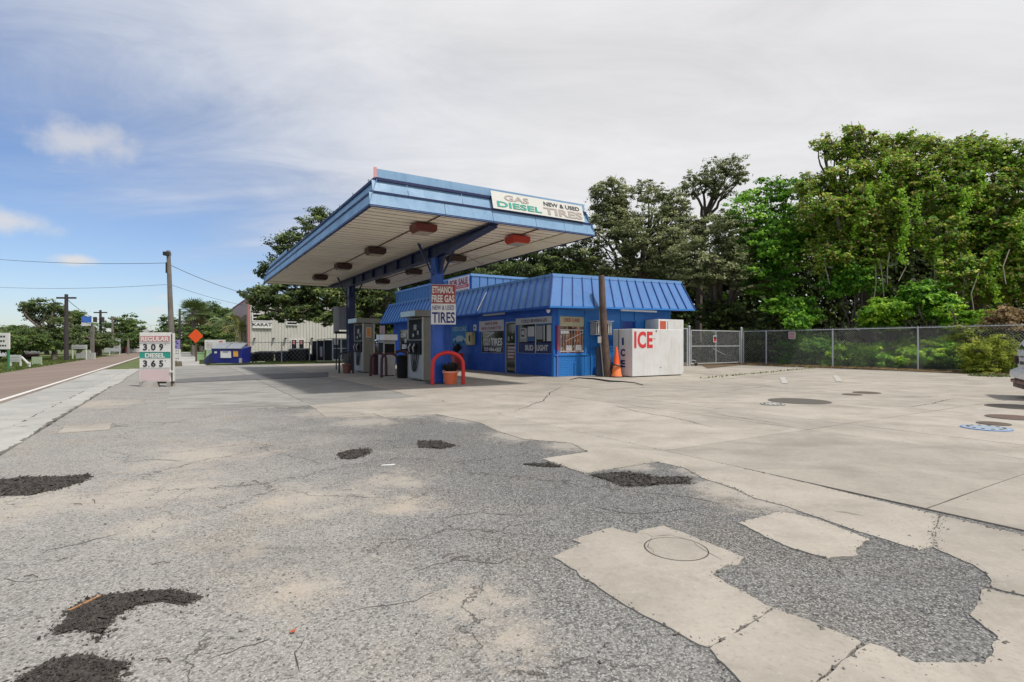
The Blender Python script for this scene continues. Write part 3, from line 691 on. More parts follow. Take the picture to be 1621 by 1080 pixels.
# ceiling lights
m_lh = mat('red brown housing', (.13, .016, .010), .45, wear=.4); m_ld = mat('shaded brown housing', (.04, .014, .010), .5, wear=.4); m_lens = mat('unlit lens', (.42, .36, .28), .3, wear=.5, wscale=5)  # same housings throughout; sun and shade put into separate colours
NMS = ('front', 'second', 'third', 'rearmost')
for s_, row in ((1.86, 'left'), (4.9, 'right')):
    for i, ty in enumerate((1.25, 5.5, 9.75, 14.0)):
        p = C1 + UB * s_ + UA * ty
        t = site('canopy_light', (p.x, p.y, HC - .03), label=f'{"bright red" if row == "right" and i == 0 else "red brown"} box light under the canopy, {NMS[i]} of the {row} row', cat='ceiling light', group='box lights under the canopy')
        hm = (mat('sunlit red housing', (.42, .03, .015), .4) if row == 'right' else m_lh) if i == 0 else m_ld  # sunlit red painted on the front right one, shade tone further back
        h = MB(); x, y = .31, .25
        h.hexa([(-x*.72, -y, -.24), (x*.72, -y, -.24), (x*.72, y, -.24), (-x*.72, y, -.24), (-x, -y, -.17), (x, -y, -.17), (x, y, -.17), (-x, y, -.17)])
        h.box(-x, x, -y, y, -.168, -.02); h.build('housing', hm, t, bevel=.012)
        MB().hexa([(-.19, -.2, -.25), (.19, -.2, -.25), (.19, .2, -.25), (-.19, .2, -.25), (-.21, -.22, -.238), (.21, -.22, -.238), (.21, .22, -.238), (-.21, .22, -.238)]).build('lens', m_lens, t)
        MB().box(-.05, .05, -.05, .05, -.02, .01).build('mount', m_gap, t)
# sign boards on the canopy
w_ = flat('sign white', (.70, .70, .69)); m_fg = flat('faded grey letters', (.36, .31, .28)); m_teal = flat('teal letters', (.02, .30, .23)); m_blk = flat('black letters', (.025, .025, .03))
m_red = flat('sign red', (.55, .03, .035)); m_navy = flat('navy letters', (.015, .02, .16)); m_pink = flat('faded pink', (.62, .42, .42)); m_dred = flat('dull red', (.33, .05, .06))
p = C1 + UB * 3.35
t = site('canopy_banner', (p.x, p.y, 0), label='long white fuel and tire board fixed to the canopy front edge', cat='sign')
lean = .2 / .64
q = [(0, .0, 4.95), (3.14, .0, 4.95), (3.14, .155, 5.46), (0, .155, 5.46)]
MB().slab4(q, .012).build('board', flat('weathered banner', (.58, .58, .55)), t)
rt = (R(90) - math.atan2(.155, .51), 0, 0)
def onb(x, z): return (x, .0 + (z - 4.95) * .155 / .51 - .006, z)
text(t, 'GAS', .17, onb(.80, 5.235), rt, m_fg, .80, .02); text(t, 'DIESEL', .17, onb(.87, 5.02), rt, m_teal, 1.46, .025)
text(t, 'NEW & USED', .125, onb(2.36, 5.27), rt, m_blk, 1.30, .02); text(t, 'TIRES', .22, onb(2.38, 5.01), rt, m_fg, 1.40, .03)
# ethanol sign on the near column
p = C1 + UB * (xm) + UA * 3.60
cp = Vector(((702 - CX) / F * 17.15, 17.15, 0))
t = empty('column_sign', (cp.x, cp.y, 0), R(6), 'tall red and white ethanol free gas and tires board on the near blue column', 'sign')
MB().box(-.39, .39, 0, .02, 1.93, 3.20).build('board', w_, t)
MB().box(-.385, .385, -.006, -.001, 2.59, 3.19).build('red_panel', m_dred, t)
wl = flat('cream letters', (.72, .70, .66))
text(t, 'ETHANOL', .21, (-.01, -.012, 2.93), SOUTH, wl, .68, .03); text(t, 'FREE GAS', .22, (-.01, -.012, 2.645), SOUTH, wl, .72, .03)
text(t, 'NEW & USED', .15, (0, -.006, 2.39), SOUTH, m_navy, .68, .0); text(t, 'TIRES', .34, (0, -.006, 1.985), SOUTH, m_navy, .72, .02)

# ================================================================== SHOP BUILDING
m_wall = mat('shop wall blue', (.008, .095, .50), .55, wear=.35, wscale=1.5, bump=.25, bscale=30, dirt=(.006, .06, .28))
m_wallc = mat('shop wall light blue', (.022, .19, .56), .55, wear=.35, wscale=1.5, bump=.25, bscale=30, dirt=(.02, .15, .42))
m_roofb = mat('metal roof blue', (.085, .20, .46), .34, .0, wear=.45, wscale=1.5, dirt=(.05, .14, .34), dent=.35)
m_seam = mat('roof seam blue', (.012, .05, .24), .45)
m_capb = mat('roof cap blue', (.14, .30, .60), .45)
m_dark = mat('dark interior', (.012, .012, .014), .6)
def m_glass():
    n = NT('dark window glass'); n.p.inputs['Base Color'].default_value = (.015, .018, .02, 1); n.p.inputs['Roughness'].default_value = .06
    n.p.inputs['Specular IOR Level'].default_value = .6; return n.m
m_gl = m_glass(); m_alu = mat('door frame grey', (.42, .41, .40), .45, .4)
WC = Vector((1.66, 21.3, 0))
SH = site('gas_station_shop', WC, label='long blue shop with sloping ribbed metal roof, windows and door facing the pumps', cat='building')
def wt(px): r = (px - CX) / F; return (WC.x - r * WC.y) / (.5245 + .8514 * r)
def wsx(px): r = (px - CX) / F; return (r * WC.y - WC.x) / (.8514 - .5245 * r)
def wzw(py, t): return EYE + (HZ - py) / F * (WC.y + .8514 * t)
def wzs(py, s): return EYE + (HZ - py) / F * (WC.y + .5245 * s)
BW, BL, BZ = 6.6, 18.8, 2.95
# west wall with openings, built from blocks between them
ops_w = [(.14, 2.72, .88, 2.36), (2.86, 3.72, .03, 2.30), (3.92, 6.1, .85, 2.36), (14.2, 17.6, .75, 2.25)]
def wall(axis, L0, L1, z1, ops, m, th=.2):
    mb = MB(); cur = L0
    def add(a0, a1, z0, zz):
        if a1 - a0 < 1e-3 or zz - z0 < 1e-3: return
        if axis == 'w': mb.box(0, th, a0, a1, z0, zz)
        else: mb.box(a0, a1, 0, th, z0, zz)
    for (a0, a1, z0, zz) in sorted(ops):
        add(cur, a0, 0, z1); add(a0, a1, 0, z0); add(a0, a1, zz, z1); cur = a1
    add(cur, L1, 0, z1); return mb
wall('w', .0, BL, BZ, ops_w, m_wall).build('wall', m_wall, SH)
ops_s = [(.28, 1.53, .94, 2.42), (3.6, 4.33, .03, 2.28)]
wall('s', .205, BW, BZ, ops_s, m_wallc).build('wall', m_wallc, SH)
MB().box(BW - .2, BW, .205, BL, 0, BZ).build('wall', m_wallc, SH)
MB().box(.205, BW - .205, BL - .2, BL, 0, BZ).build('wall', m_wall, SH)
MB().box(.21, BW - .21, .3, BL - .3, .0, .03).build('floor', m_dark, SH)
MB().box(2.2, 2.3, .3, BL - .3, .03, 2.9).build('inner_wall', mat('inner wall', (.25, .14, .08), .8, wear=.6, wscale=2), SH)
MB().box(.22, BW - .22, .3, BL - .3, 2.9, 2.94).build('ceiling', m_dark, SH)
# brick courses low on the walls: joined real bricks
def bricks(L0, L1, z0, z1, side):
    mb = MB(); z = z0; k = 0
    while z + .06 < z1:
        x = L0 - (.11 if k % 2 else 0)
        while x < L1:
            a, b_ = max(x, L0), min(x + .205, L1)
            if b_ - a > .03:
                o = random.uniform(.010, .018)
                if side == 'w': mb.box(-o, .001, a, b_, z, z + .058)
                else: mb.box(a, b_, -o, .001, z, z + .058)
            x += .217
        z += .07; k += 1
    return mb
bricks(.0, 2.72, .02, .86, 'w').build('brickwork', m_wall, SH, kind='stuff')
bricks(3.9, 9.6, .02, .84, 'w').build('brickwork', m_wall, SH, kind='stuff')
bricks(.0, 3.3, .02, .84, 's').build('brickwork', m_wallc, SH, kind='stuff')
MB().box(-.05, -.0185, -.02, 2.74, .862, .91).build('sill', m_wall, SH)
MB().box(.02, 1.7, -.05, -.0185, .845, .9).build('sill', m_wallc, SH)
MB().box(-.06, .0, 3.9, 6.12, .842, .88).build('sill', m_wall, SH)
mb = MB()
for k in range(9): mb.box(.22, 3.5, -.012, -.001, 2.47 + k * .0 if k == 0 else .0, 2.49 if k == 0 else .0)
for (x0, x1) in ((1.62, 3.55), (4.4, 6.55)):
    for k in range(9):
        z = 1.0 + k * .2; MB().box(x0, x1, -.014, -.001, z, z + .188).build('siding_board', m_wallc, SH)
for x in (1.58, 3.53, 4.36, 6.5): MB().box(x - .03, x + .04, -.03, -.0145, .0, 2.85).build('corner_trim', m_wallc, SH)
MB().box(-.04, -.019, -.04, .1, 0, 2.88).build('corner_trim', m_wallc, SH)
# mansard roof: bays of sheet with standing seams between
Z0, Z1 = 2.75, 3.98; OV, TI = .75, .25
tilt = lambda x: .021 * max(x, 0)
def roof_run(n, eave0, eave1, top0, top1):
    e0, e1, t0, t1 = map(Vector, (eave0, eave1, top0, top1))
    nr = (e1 - e0).cross(t0 - e0).normalized()
    for i in range(n):
        u0, u1 = i / n, (i + 1) / n
        g = .012 / (e1 - e0).length
        q = [e0.lerp(e1, u0 + g), e0.lerp(e1, u1 - g), t0.lerp(t1, u1 - g), t0.lerp(t1, u0 + g)]
        MB().slab4(q, .012).build('roof_panel', m_roofb, SH)
    sm = []
    for i in range(n + 1):
        u = i / n; p, q = e0.lerp(e1, u), t0.lerp(t1, u); d = (e1 - e0).normalized() * .02
        MB().hexa([p - d - nr*.012, p + d - nr*.012, q + d - nr*.012, q - d - nr*.012, p - d + nr*.04, p + d + nr*.04, q + d + nr*.04, q - d + nr*.04]).build('roof_seam', m_seam, SH)
Tz = lambda x, z: z + tilt(x)
roof_run(15, (-OV, -OV, Z0), (BW + OV, -OV, Tz(BW, Z0)), (-TI, -TI, Z1), (BW + .4, -TI, Tz(BW, Z1)))
roof_run(38, (-OV, BL + OV, Z0), (-OV, -OV, Z0), (-TI, BL + TI, Z1), (-TI, -TI, Z1))
roof_run(38, (BW + OV, -OV, Tz(BW, Z0)), (BW + OV, BL + OV, Tz(BW, Z0)), (BW + .4, -TI, Tz(BW, Z1)), (BW + .4, BL, Tz(BW, Z1)))
roof_run(15, (BW + OV, BL + OV, Tz(BW, Z0)), (-OV, BL + OV, Z0), (BW + .4, BL + TI, Tz(BW, Z1)), (-TI, BL + TI, Z1))
cap = MB()
cap.hexa([(-TI-.03, -TI-.04, Z1-.06), (BW+.43, -TI-.04, Tz(BW, Z1)-.06), (BW+.43, -TI+.12, Tz(BW, Z1)-.06), (-TI-.03, -TI+.12, Z1-.06),
          (-TI-.03, -TI-.04, Z1+.07), (BW+.43, -TI-.04, Tz(BW, Z1)+.07), (BW+.43, -TI+.12, Tz(BW, Z1)+.07), (-TI-.03, -TI+.12, Z1+.07)])
cap.build('roof_cap', m_capb, SH)
MB().box(-TI - .035, -TI + .10, -TI + .122, BL + TI, Z1 - .055, Z1 + .065).build('roof_cap', m_capb, SH)
MB().hexa([(-TI, -TI + .13, Z1 - .1), (BW + .4, -TI + .13, Tz(BW, Z1) - .1), (BW + .4, BL, Tz(BW, Z1) - .1), (-TI, BL, Z1 - .1),
           (-TI, -TI + .13, Z1 - .02), (BW + .4, -TI + .13, Tz(BW, Z1) - .02), (BW + .4, BL, Tz(BW, Z1) - .02), (-TI, BL, Z1 - .02)]).build('flat_roof', mat('roof deck', (.3, .3, .3)), SH)
sf = MB(); sf.hexa([(-OV+.02, -OV+.02, Z0-.05), (BW+OV-.02, -OV+.02, Tz(BW, Z0)-.05), (BW+OV-.02, .0, Tz(BW, Z0)-.05), (-OV+.02, .0, Z0-.05), (-OV+.02, -OV+.02, Z0-.02), (BW+OV-.02, -OV+.02, Tz(BW, Z0)-.02), (BW+OV-.02, .0, Tz(BW, Z0)-.02), (-OV+.02, .0, Z0-.02)])
sf.build('eave_soffit', m_wall, SH)
MB().box(-OV + .02, -.002, .004, BL + OV - .02, Z0 - .05, Z0 - .02).build('eave_soffit', m_wall, SH)
MB().hexa([(-OV-.01, -OV-.02, Z0-.07), (BW+OV+.01, -OV-.02, Tz(BW, Z0)-.07), (BW+OV+.01, -OV+.01, Tz(BW, Z0)-.07), (-OV-.01, -OV+.01, Z0-.07),
           (-OV-.01, -OV-.02, Z0-.005), (BW+OV+.01, -OV-.02, Tz(BW, Z0)-.005), (BW+OV+.01, -OV+.01, Tz(BW, Z0)-.005), (-OV-.01, -OV+.01, Z0-.005)]).build('eave_trim', m_wallc, SH)
MB().box(-OV - .02, -OV + .01, -OV + .012, BL + OV, Z0 - .07, Z0 - .005).build('eave_trim', m_wall, SH)
# one white seam on the west slope
u = (BL + OV - 4.9) / (BL + 2 * OV)
pe = Vector((-OV - .05, 4.95, Z0 + .1)); pt_ = Vector((-TI - .17, 4.75, Z1 - .25))
MB().tube([pe, pt_], .02, 6).build('white_strip', w_, SH)
# upper parapet box over the rear part
PX0, PY0, PZ1 = .4, 7.88, 5.0
ub = MB().box(PX0, BW - .1, PY0, BL + .7, Z1 - .1, PZ1 - .1); ub.build('parapet_core', m_seam, SH)
for k in range(13):
    x0 = PX0 + k * .48; 
    if x0 + .45 < BW: MB().box(x0 + .03, x0 + .45, PY0 - .02, PY0 - .001, Z1 - .1, PZ1 - .13).build('parapet_panel', m_roofb, SH)
k = 0; y0 = PY0
while y0 + .5 < BL + .7:
    MB().box(PX0 - .02, PX0 - .001, y0 + .03, y0 + .45, Z1, PZ1 - .13).build('parapet_panel', m_roofb, SH); y0 += .48
for (x0, x1, y0, y1) in ((PX0 - .05, BW - .05, PY0 - .06, PY0 + .06), (PX0 - .05, PX0 + .06, PY0 + .065, BL + .75)):
    MB().box(x0, x1, y0, y1, PZ1 - .12, PZ1).build('parapet_cap', m_capb, SH)
MB().box(PX0 - .035, PX0 - .022, PY0 - .03, PY0 + .25, Z1, PZ1 - .125).build('parapet_corner', m_wall, SH)
# windows on the west wall
m_frm = mat('window frame dark blue', (.02, .06, .2), .5); m_frw = mat('window frame white', (.6, .6, .6), .5)
def window_w(y0, y1, z0, z1, muls=()):
    f = MB(); d0, d1 = .03, .08
    f.box(d0, d1, y0, y1, z0, z0+.05); f.box(d0, d1, y0, y1, z1-.05, z1); f.box(d0, d1, y0, y0+.05, z0+.051, z1-.051); f.box(d0, d1, y1-.05, y1, z0+.051, z1-.051)
    w = f.build('window', m_alu, SH)
    MB().box(.05, .058, y0+.05, y1-.05, z0+.05, z1-.05).build('pane', m_gl, w)
    for y in muls: MB().box(.025, .075, y-.02, y+.02, z0+.051, z1-.051).build('mullion', m_frw, w)
    return w
w1 = window_w(.14, 2.72, .88, 2.36, (1.35,))
w2 = window_w(3.92, 6.1, .85, 2.36)
w3 = window_w(14.2, 17.6, .75, 2.25, (15.6,))
# posters and lettering in the windows (flat print)
gp = flat('grey poster', (.30, .30, .31)); gp2 = flat('pale poster', (.52, .52, .52)); nv = flat('navy banner', (.01, .02, .13)); bp = flat('blue poster', (.03, .10, .28))
def pw_(y0, y1, z0, z1, m, x=.044, name='poster'): return MB().box(x, x + .004, y0, y1, z0, z1).build(name, m, w1)
pw_(.2, 1.32, .93, 1.36, nv, .036); pw_(1.38, 2.67, .93, 1.36, nv, .036)
pw_(2.0, 2.62, 1.40, 1.98, gp); pw_(2.1, 2.5, 1.55, 2.0, gp2, .036); pw_(1.45, 1.95, 1.62, 2.05, gp2, .04); pw_(.85, 1.3, 1.5, 2.06, gp, .04); pw_(.24, .78, 1.42, 2.1, gp2, .04); pw_(.55, .68, 1.42, 2.1, m_dark, .034); pw_(1.42, 1.98, 1.42, 1.6, bp, .036); pw_(.2, 1.3, 2.07, 2.15, bp, .036)
text(w1, 'BUD', .23, (.03, 1.82, 1.04), WEST, gp2, .62, .03); text(w1, 'LIGHT', .23, (.03, .86, 1.04), WEST, gp2, .82, .03)
pw_(2.2, 2.45, 1.62, 1.95, m_dark, .031); text(w1, '48', .2, (.028, 2.33, 1.7), WEST, w_, .2, .03)
t1 = MB().box(-.03, -.005, .08, 2.8, 2.14, 2.42).build('window_board', flat('board grey white', (.55, .53, .55)), SH)
text(t1, 'COLD BEVERAGES', .14, (-.035, 1.38, 2.21), WEST, m_blk, 1.9, .0)
t2 = MB().box(-.03, -.005, 3.85, 6.2, 1.92, 2.42).build('window_board', flat('board grey white', (.55, .53, .55)), SH)
text(t2, 'SNACK BAR', .13, (-.035, 5.0, 2.22), WEST, m_dred, 1.2, .0); text(t2, 'BEER CIGARETTES', .13, (-.035, 5.0, 2.0), WEST, m_dred, 1.9, .0)
lt = flat('window letters white', (.75, .75, .75))
text(w2, 'NEW &', .13, (.04, 5.55, 1.45), WEST, lt, .65, .02); text(w2, 'USED', .13, (.04, 5.55, 1.25), WEST, lt, .55, .02)
text(w2, 'TIRES', .34, (.04, 4.6, 1.25), WEST, lt, 1.05, .03); text(w2, '727-934-4357', .17, (.04, 5.0, .97), WEST, lt, 1.7, .03)
MB().slab4([(.04, 5.7, 1.86), (.04, 4.8, 1.88), (.04, 4.85, 1.8), (.04, 5.6, 1.80)], .004).build('arrow_print', gp2, w2)
MB().slab4([(.04, 5.5, 1.62), (.04, 4.85, 1.84), (.04, 5.0, 1.84), (.04, 5.6, 1.66)], .004).build('arrow_print', gp2, w2)
text(w3, 'COMP', .26, (.02, 16.9, 1.75), WEST, lt, 1.0, .03); text(w3, 'NY', .26, (.02, 16.5, 1.38), WEST, lt, .4, .03); text(w3, 'SERV', .28, (.02, 16.75, 1.0), WEST, lt, .9, .03)
# shop door
dr = MB(); y0, y1 = 2.86, 3.72
dr.box(.0, .1, y0, y0+.05, .03, 2.3); dr.box(.0, .1, y1-.05, y1, .03, 2.3); dr.box(.0, .1, y0+.051, y1-.051, 2.24, 2.3)
dr.build('door_frame', m_alu, SH)
d = MB().box(.03, .07, 2.92, 3.66, .05, 2.2).build('door', m_gl, SH)
MB().box(.02, .08, 2.92, 3.66, 1.28, 1.34).build('push_bar', m_alu, d)
MB().box(.02, .029, 2.96, 3.62, .62, 1.24).build('poster', flat('maroon poster', (.16, .02, .03)), d)
for r_ in range(4):
    yy = 3.56
    while yy > 3.02:
        wd = random.uniform(.06, .13); MB().box(.013, .019, yy - wd, yy, .68 + r_ * .14, .77 + r_ * .14).build('print_block', gp2, d); yy -= wd + .03
for (y, z, s) in ((3.5, 1.55, .14), (3.2, 1.6, .1), (3.12, 1.85, .09), (3.35, 2.02, .08)): MB().box(.022, .028, y - s/2, y + s/2, z - s*.7, z + s*.7).build('sticker', gp, d)
# wall sticker, painted car mural
MB().box(-.012, -.002, 6.55, 6.85, 1.98, 2.28).build('square_sticker', lt, SH)
MB().slab4([(-.016, 6.7, 2.05), (-.016, 6.62, 2.13), (-.016, 6.7, 2.21), (-.016, 6.78, 2.13)], .003).build('diamond_mark', m_blk, SH)
mu = MB().box(-.02, -.002, 7.45, 9.45, 1.2, 2.3).build('mural_board', mat('mural blue', (.02, .19, .48), .6), SH)
text(mu, 'USED CARS', .22, (-.024, 8.45, 2.0), WEST, flat('mural letters', (.35, .50, .62)), 1.6, .02)
car = MB().prism([(-.75, 0), (.75, 0), (.78, .12), (.55, .17), (.3, .3), (-.25, .3), (-.45, .18), (-.76, .15)], 0, .004).build('painted_car', flat('mural letters', (.35, .50, .62)), mu)
car.location = (-.023, 8.4, 1.45); car.rotation_euler = WEST
for yy in (7.95, 8.9): 
    w = MB().lathe([(.09, 0), (.09, .006), (.001, .007)], 12).build('painted_wheel', m_navy, mu); w.location = (-.027, yy, 1.45); w.rotation_euler = WEST
# south window with bars and a sign strip
f = MB(); f.box(.2, 1.6, -.02, .05, .90, .939); f.box(.2, 1.6, -.02, .05, 2.421, 2.47); f.box(.2, .279, -.02, .05, .94, 2.42); f.box(1.531, 1.6, -.02, .05, .94, 2.42)
ws_ = f.build('window', m_wallc, SH)
def m_int():
    n = NT('warm shop interior seen through glass'); c = n.pos()
    a_ = n.noise(n.scale(c, (3, 3, 1.2)), 1.6, 5, .7, .4, 'Fac'); k = n.ramp(a_, .42, .58)
    b_ = n.mix(k, (.40, .13, .045), (.05, .035, .03)); b_ = n.mix(n.ramp(n.noise(c, 5, 3, .6), .58, .66), b_, (.5, .45, .38))
    n.l(b_, n.p.inputs['Base Color']); n.p.inputs['Roughness'].default_value = .12; return n.m
MB().box(.28, 1.53, .03, .04, .94, 2.42).build('pane', m_int(), ws_)
sg = MB().box(.28, 1.53, .018, .026, 2.02, 2.41).build('sign_strip', mat('pale green strip', (.42, .45, .30), .5, wear=.5, wscale=5, dirt=(.45, .28, .14)), ws_)
text(sg, 'USED CARS', .15, (.9, .014, 2.2), SOUTH, m_dred, .8, .02)
for k in range(9): MB().box(.33 + k * .14, .342 + k * .14, -.0, .012, .96, 1.9).build('window_bar', m_frw, ws_)
MB().box(.29, 1.5, -.002, .01, 1.86, 1.89).build('window_bar', m_frw, ws_); MB().box(.29, 1.5, -.002, .01, 1.0, 1.03).build('window_bar', m_frw, ws_)
for (x, z, w, h) in ((.6, 1.05, .3, .2), (1.1, 1.05, .3, .22), (.35, 1.72, .4, .12)): MB().box(x, x + w, .02, .026, z, z + h).build('poster', lt, ws_)
MB().tube([(.55, -.03, 1.42), (1.46, -.03, 1.78)], .014, 6).build('white_rod', w_, ws_)
MB().box(.10, .17, -.09, -.03, 1.05, 2.05).build('red_post', mat('red brown post', (.35, .05, .03), .6), SH)
MB().tube([(.13, -.06, .02), (.13, -.06, 1.05)], .022, 8).build('pink_pipe', mat('purple pink pipe', (.35, .16, .38), .6), SH)
# blue side door
MB().box(3.52, 3.599, -.03, .03, .03, 2.34).build('door_frame', m_wallc, SH); MB().box(4.331, 4.41, -.03, .03, .03, 2.34).build('door_frame', m_wallc, SH); MB().box(3.6, 4.33, -.03, .03, 2.285, 2.34).build('door_frame', m_wallc, SH)
MB().box(3.6, 4.33, .04, .09, .03, 2.28).build('door', mat('door deep blue', (.01, .05, .30), .5), SH)
# pipes low on the south wall
mp_ = MB()
for x, z in ((1.85, 1.5), (2.05, .85), (2.3, 1.4), (2.5, .9), (2.65, 1.6), (2.9, 1.3)): mp_.tube([(x, -.05, .05), (x, -.05, z)], .02, 6)
mp_.tube([(1.75, -.06, 1.15), (3.0, -.06, 1.18)], .02, 6); mp_.tube([(2.1, -.07, .8), (2.9, -.07, .78)], .03, 6); mp_.tube([(1.0, -.05, .05), (1.0, -.05, .55), (1.08, -.05, .57)], .022, 6)
mp_.build('wall_pipe', m_wallc, SH)
for (x, z, w, h) in ((2.35, .3, .28, .25), (2.7, .15, .3, .4), (2.0, .1, .2, .25)): MB().box(x, x + w, -.16, -.04, z, z + h).build('meter_box', mat('shop wall deep blue', (.012, .08, .35), .5), SH)
# lamps under the eaves
MB().box(-.42, -.34, 3.2, 5.1, Z0 - .12, Z0 - .055).build('strip_light', w_, SH); MB().box(3.1, 5.2, -.5, -.42, Z0 + .0 - .06, Z0 + .01).build('strip_light', w_, SH)
fl = MB().lathe([(.03, 0), (.07, .05), (.09, .12), (.06, .13)], 12).build('flood_lamp', lt, SH); fl.location = (-.35, -.1, 2.52)

# window air conditioner
p = WC + UB * 1.85
t = site('air_conditioner', (p.x, p.y, 0), label='white window air conditioner box sticking out behind the leaning wooden pole', cat='air conditioner')
m_acw = mat('aged white metal', (.62, .62, .60), .5, wear=.4, wscale=5)
b_ = MB(); b_.box(-.02, .82, -.42, -.02, 1.68, 2.20); b_.build('case', m_acw, t, bevel=.015)
MB().box(.0, .8, -.425, -.42, 1.72, 2.16).build('grille_back', m_dark, t)
for k in range(7): MB().box(.05 + k * .11, .10 + k * .11, -.438, -.426, 1.73, 2.15).build('grille_slat', m_acw, t)
MB().box(-.028, -.021, -.38, -.06, 1.72, 2.16).build('side_vent', m_dark, t)
for k in range(4): MB().box(-.04, -.03, -.36 + k * .08, -.32 + k * .08, 1.73, 2.15).build('side_louvre', m_acw, t)
MB().box(-.06, .86, -.48, .0, 2.23, 2.26).build('rain_shelf', m_acw, t)

# payphone box
p = WC + UA * 6.9
t = site('wall_phone', (p.x, p.y, 0), label='yellowish wall phone box on the blue wall beside the tire window', cat='phone')
MB().box(-.28, -.02, -.32, .32, 1.25, 1.92).build('case', mat('yellow cream', (.50, .44, .24), .5), t, bevel=.05)
MB().box(-.29, -.281, -.28, .1, 1.35, 1.82).build('face_panel', mat('phone face', (.62, .56, .36), .4), t)
MB().tube([(-.31, -.2, 1.42), (-.33, -.2, 1.58), (-.31, -.2, 1.75)], .03, 8).build('handset', m_blk, t)

# for sale banner on the parapet
p = WC + UB * (PX0 - .1) + UA * 0
t = site('for_sale_banner', (p.x, p.y, 0), label='white for sale banner with red band high on the shop parapet', cat='banner')
y0, y1 = 7.95, 10.5
MB().box(0, .02, y0, y1, 3.85, 4.93).build('board', flat('banner pinkish white', (.66, .60, .62)), t)
MB().box(-.008, -.001, y0 + .0, y1, 4.32, 4.47).build('red_band', flat('banner red', (.55, .04, .07)), t)
text(t, 'FOR SALE', .32, (-.012, 9.2, 4.52), WEST, m_dred, 2.2, .02); text(t, '934-4357', .27, (-.012, 9.1, 3.95), WEST, flat('grey purple', (.18, .12, .16)), 2.2, .0)
text(t, 'GREAT LOCATION', .09, (-.014, 9.1, 4.35), WEST, w_, 1.8, .0)

# red box planter by the wall
p = WC + UA * 7.6 - UB * .55
t = site('red_planter', (p.x, p.y, 0), label='dull red box planter with dark bushy plant against the blue shop wall', cat='planter')
MB().hexa([(-.2, -.2, .02), (.2, -.2, .02), (.2, .2, .02), (-.2, .2, .02), (-.25, -.25, .85), (.25, -.25, .85), (.25, .25, .85), (-.25, .25, .85)]).build('box', mat('planter dull red', (.40, .07, .07), .6), t)
mb = MB()
for k in range(60):
    a = random.uniform(0, 6.3); r = random.uniform(.05, .4); d = Vector((math.cos(a)*r, math.sin(a)*r, random.uniform(.2, .6)))
    s = Vector((0, 0, .85)); n_ = Vector((-d.y, d.x, 0)).normalized() * .05
    mb.quad(s, s + d * .6 - n_, s + d, s + d * .6 + n_)
mb.build('plant', mat('dark dry plant', (.02, .022, .02), .8), t)

# ================================================================== ICE BOX etc.
m_ice = mat('ice box white', (.62, .625, .63), .4, wear=.45, wscale=1.6, dirt=(.47, .45, .40), dent=.12)
IC = G(1001, 598)
t = site('ice_box', (IC.x, IC.y, 0), label='big white ice box with red letters on the front beside the orange cone', cat='ice box')
MB().box(0, 2.86, 0, 1.1, .04, 1.9).build('cabinet', m_ice, t, bevel=.02)
MB().box(.05, 2.8, .06, 1.05, .014, .04).build('plinth', m_dark, t)
for (x0, x1) in ((.06, 1.42), (1.44, 2.8)): pass
text(t, 'ICE', .62, (.60, -.006, 1.18), SOUTH, m_red, 1.0, .035, spacing=1.08)
for i, ch in enumerate('ICE'): text(t, ch, .27, (-.006, .52, 1.28 - i * .44), WEST, m_navy, .10 if ch == 'I' else .24, .04)
MB().tube([(1.3, -.02, 1.83), (1.3, .0, 1.83)], .03, 10).build('keyhole', m_blk, t)
for (x, z) in ((1.15, 1.5), (1.5, .35)): MB().box(x, x + .1, -.006, .001, z, z + .03).build('scratch_patch', mat('rust', (.3, .22, .16), .8), t)
MB().tube([(-.01, .75, 1.9), (-.03, .74, 1.2), (-.1, .75, .9), (-.6, .8, .45)], .012, 6).build('power_cord', m_blk, t)
p = WC + UB * 4.95 - UA * .85
t = site('white_ice_machine', (p.x, p.y, 0), label='tall white freezer with a red square, behind the big white ice box', cat='freezer')
MB().box(-.02, 1.55, 0, .8, .02, 2.38).build('cabinet', m_ice, t, bevel=.015)
MB().box(.06, .42, -.01, -.001, 1.9, 2.3).build('red_panel', mat('faded red', (.45, .08, .04), .5), t)
MB().box(.52, .54, -.008, -.001, .3, 2.3).build('door_seam', m_gap, t); MB().box(.6, .63, -.05, -.001, 1.2, 1.7).build('handle', m_alu, t)

# traffic cone
p = G(976, 597.5)
t = empty('traffic_cone', (p.x, p.y, .014), .4, 'tall orange traffic cone with a dark ring beside the white ice box', 'cone')
m_or = mat('cone orange', (.85, .10, .015), .5, wear=.3)
MB().lathe([(.22, .03), (.215, .06), (.19, .12), (.14, .46), (.135, .47)], 24).build('lower_cone', mat('cone pale orange', (.85, .22, .06), .5), t, smooth=True)
MB().lathe([(.135, .47), (.12, .5), (.09, .78), (.035, 1.15), (.02, 1.18), (.001, 1.185)], 24).build('upper_cone', m_or, t, smooth=True)
ring = [(.19 * math.cos(k * math.pi / 12), .19 * math.sin(k * math.pi / 12), .47 + .02 * math.sin(k)) for k in range(25)]
MB().tube(ring, .03, 8, False).build('rubber_ring', m_blk, t, smooth=True)
MB().box(-.23, .23, -.23, .23, .0, .03).build('base', m_blk, t, bevel=.01)

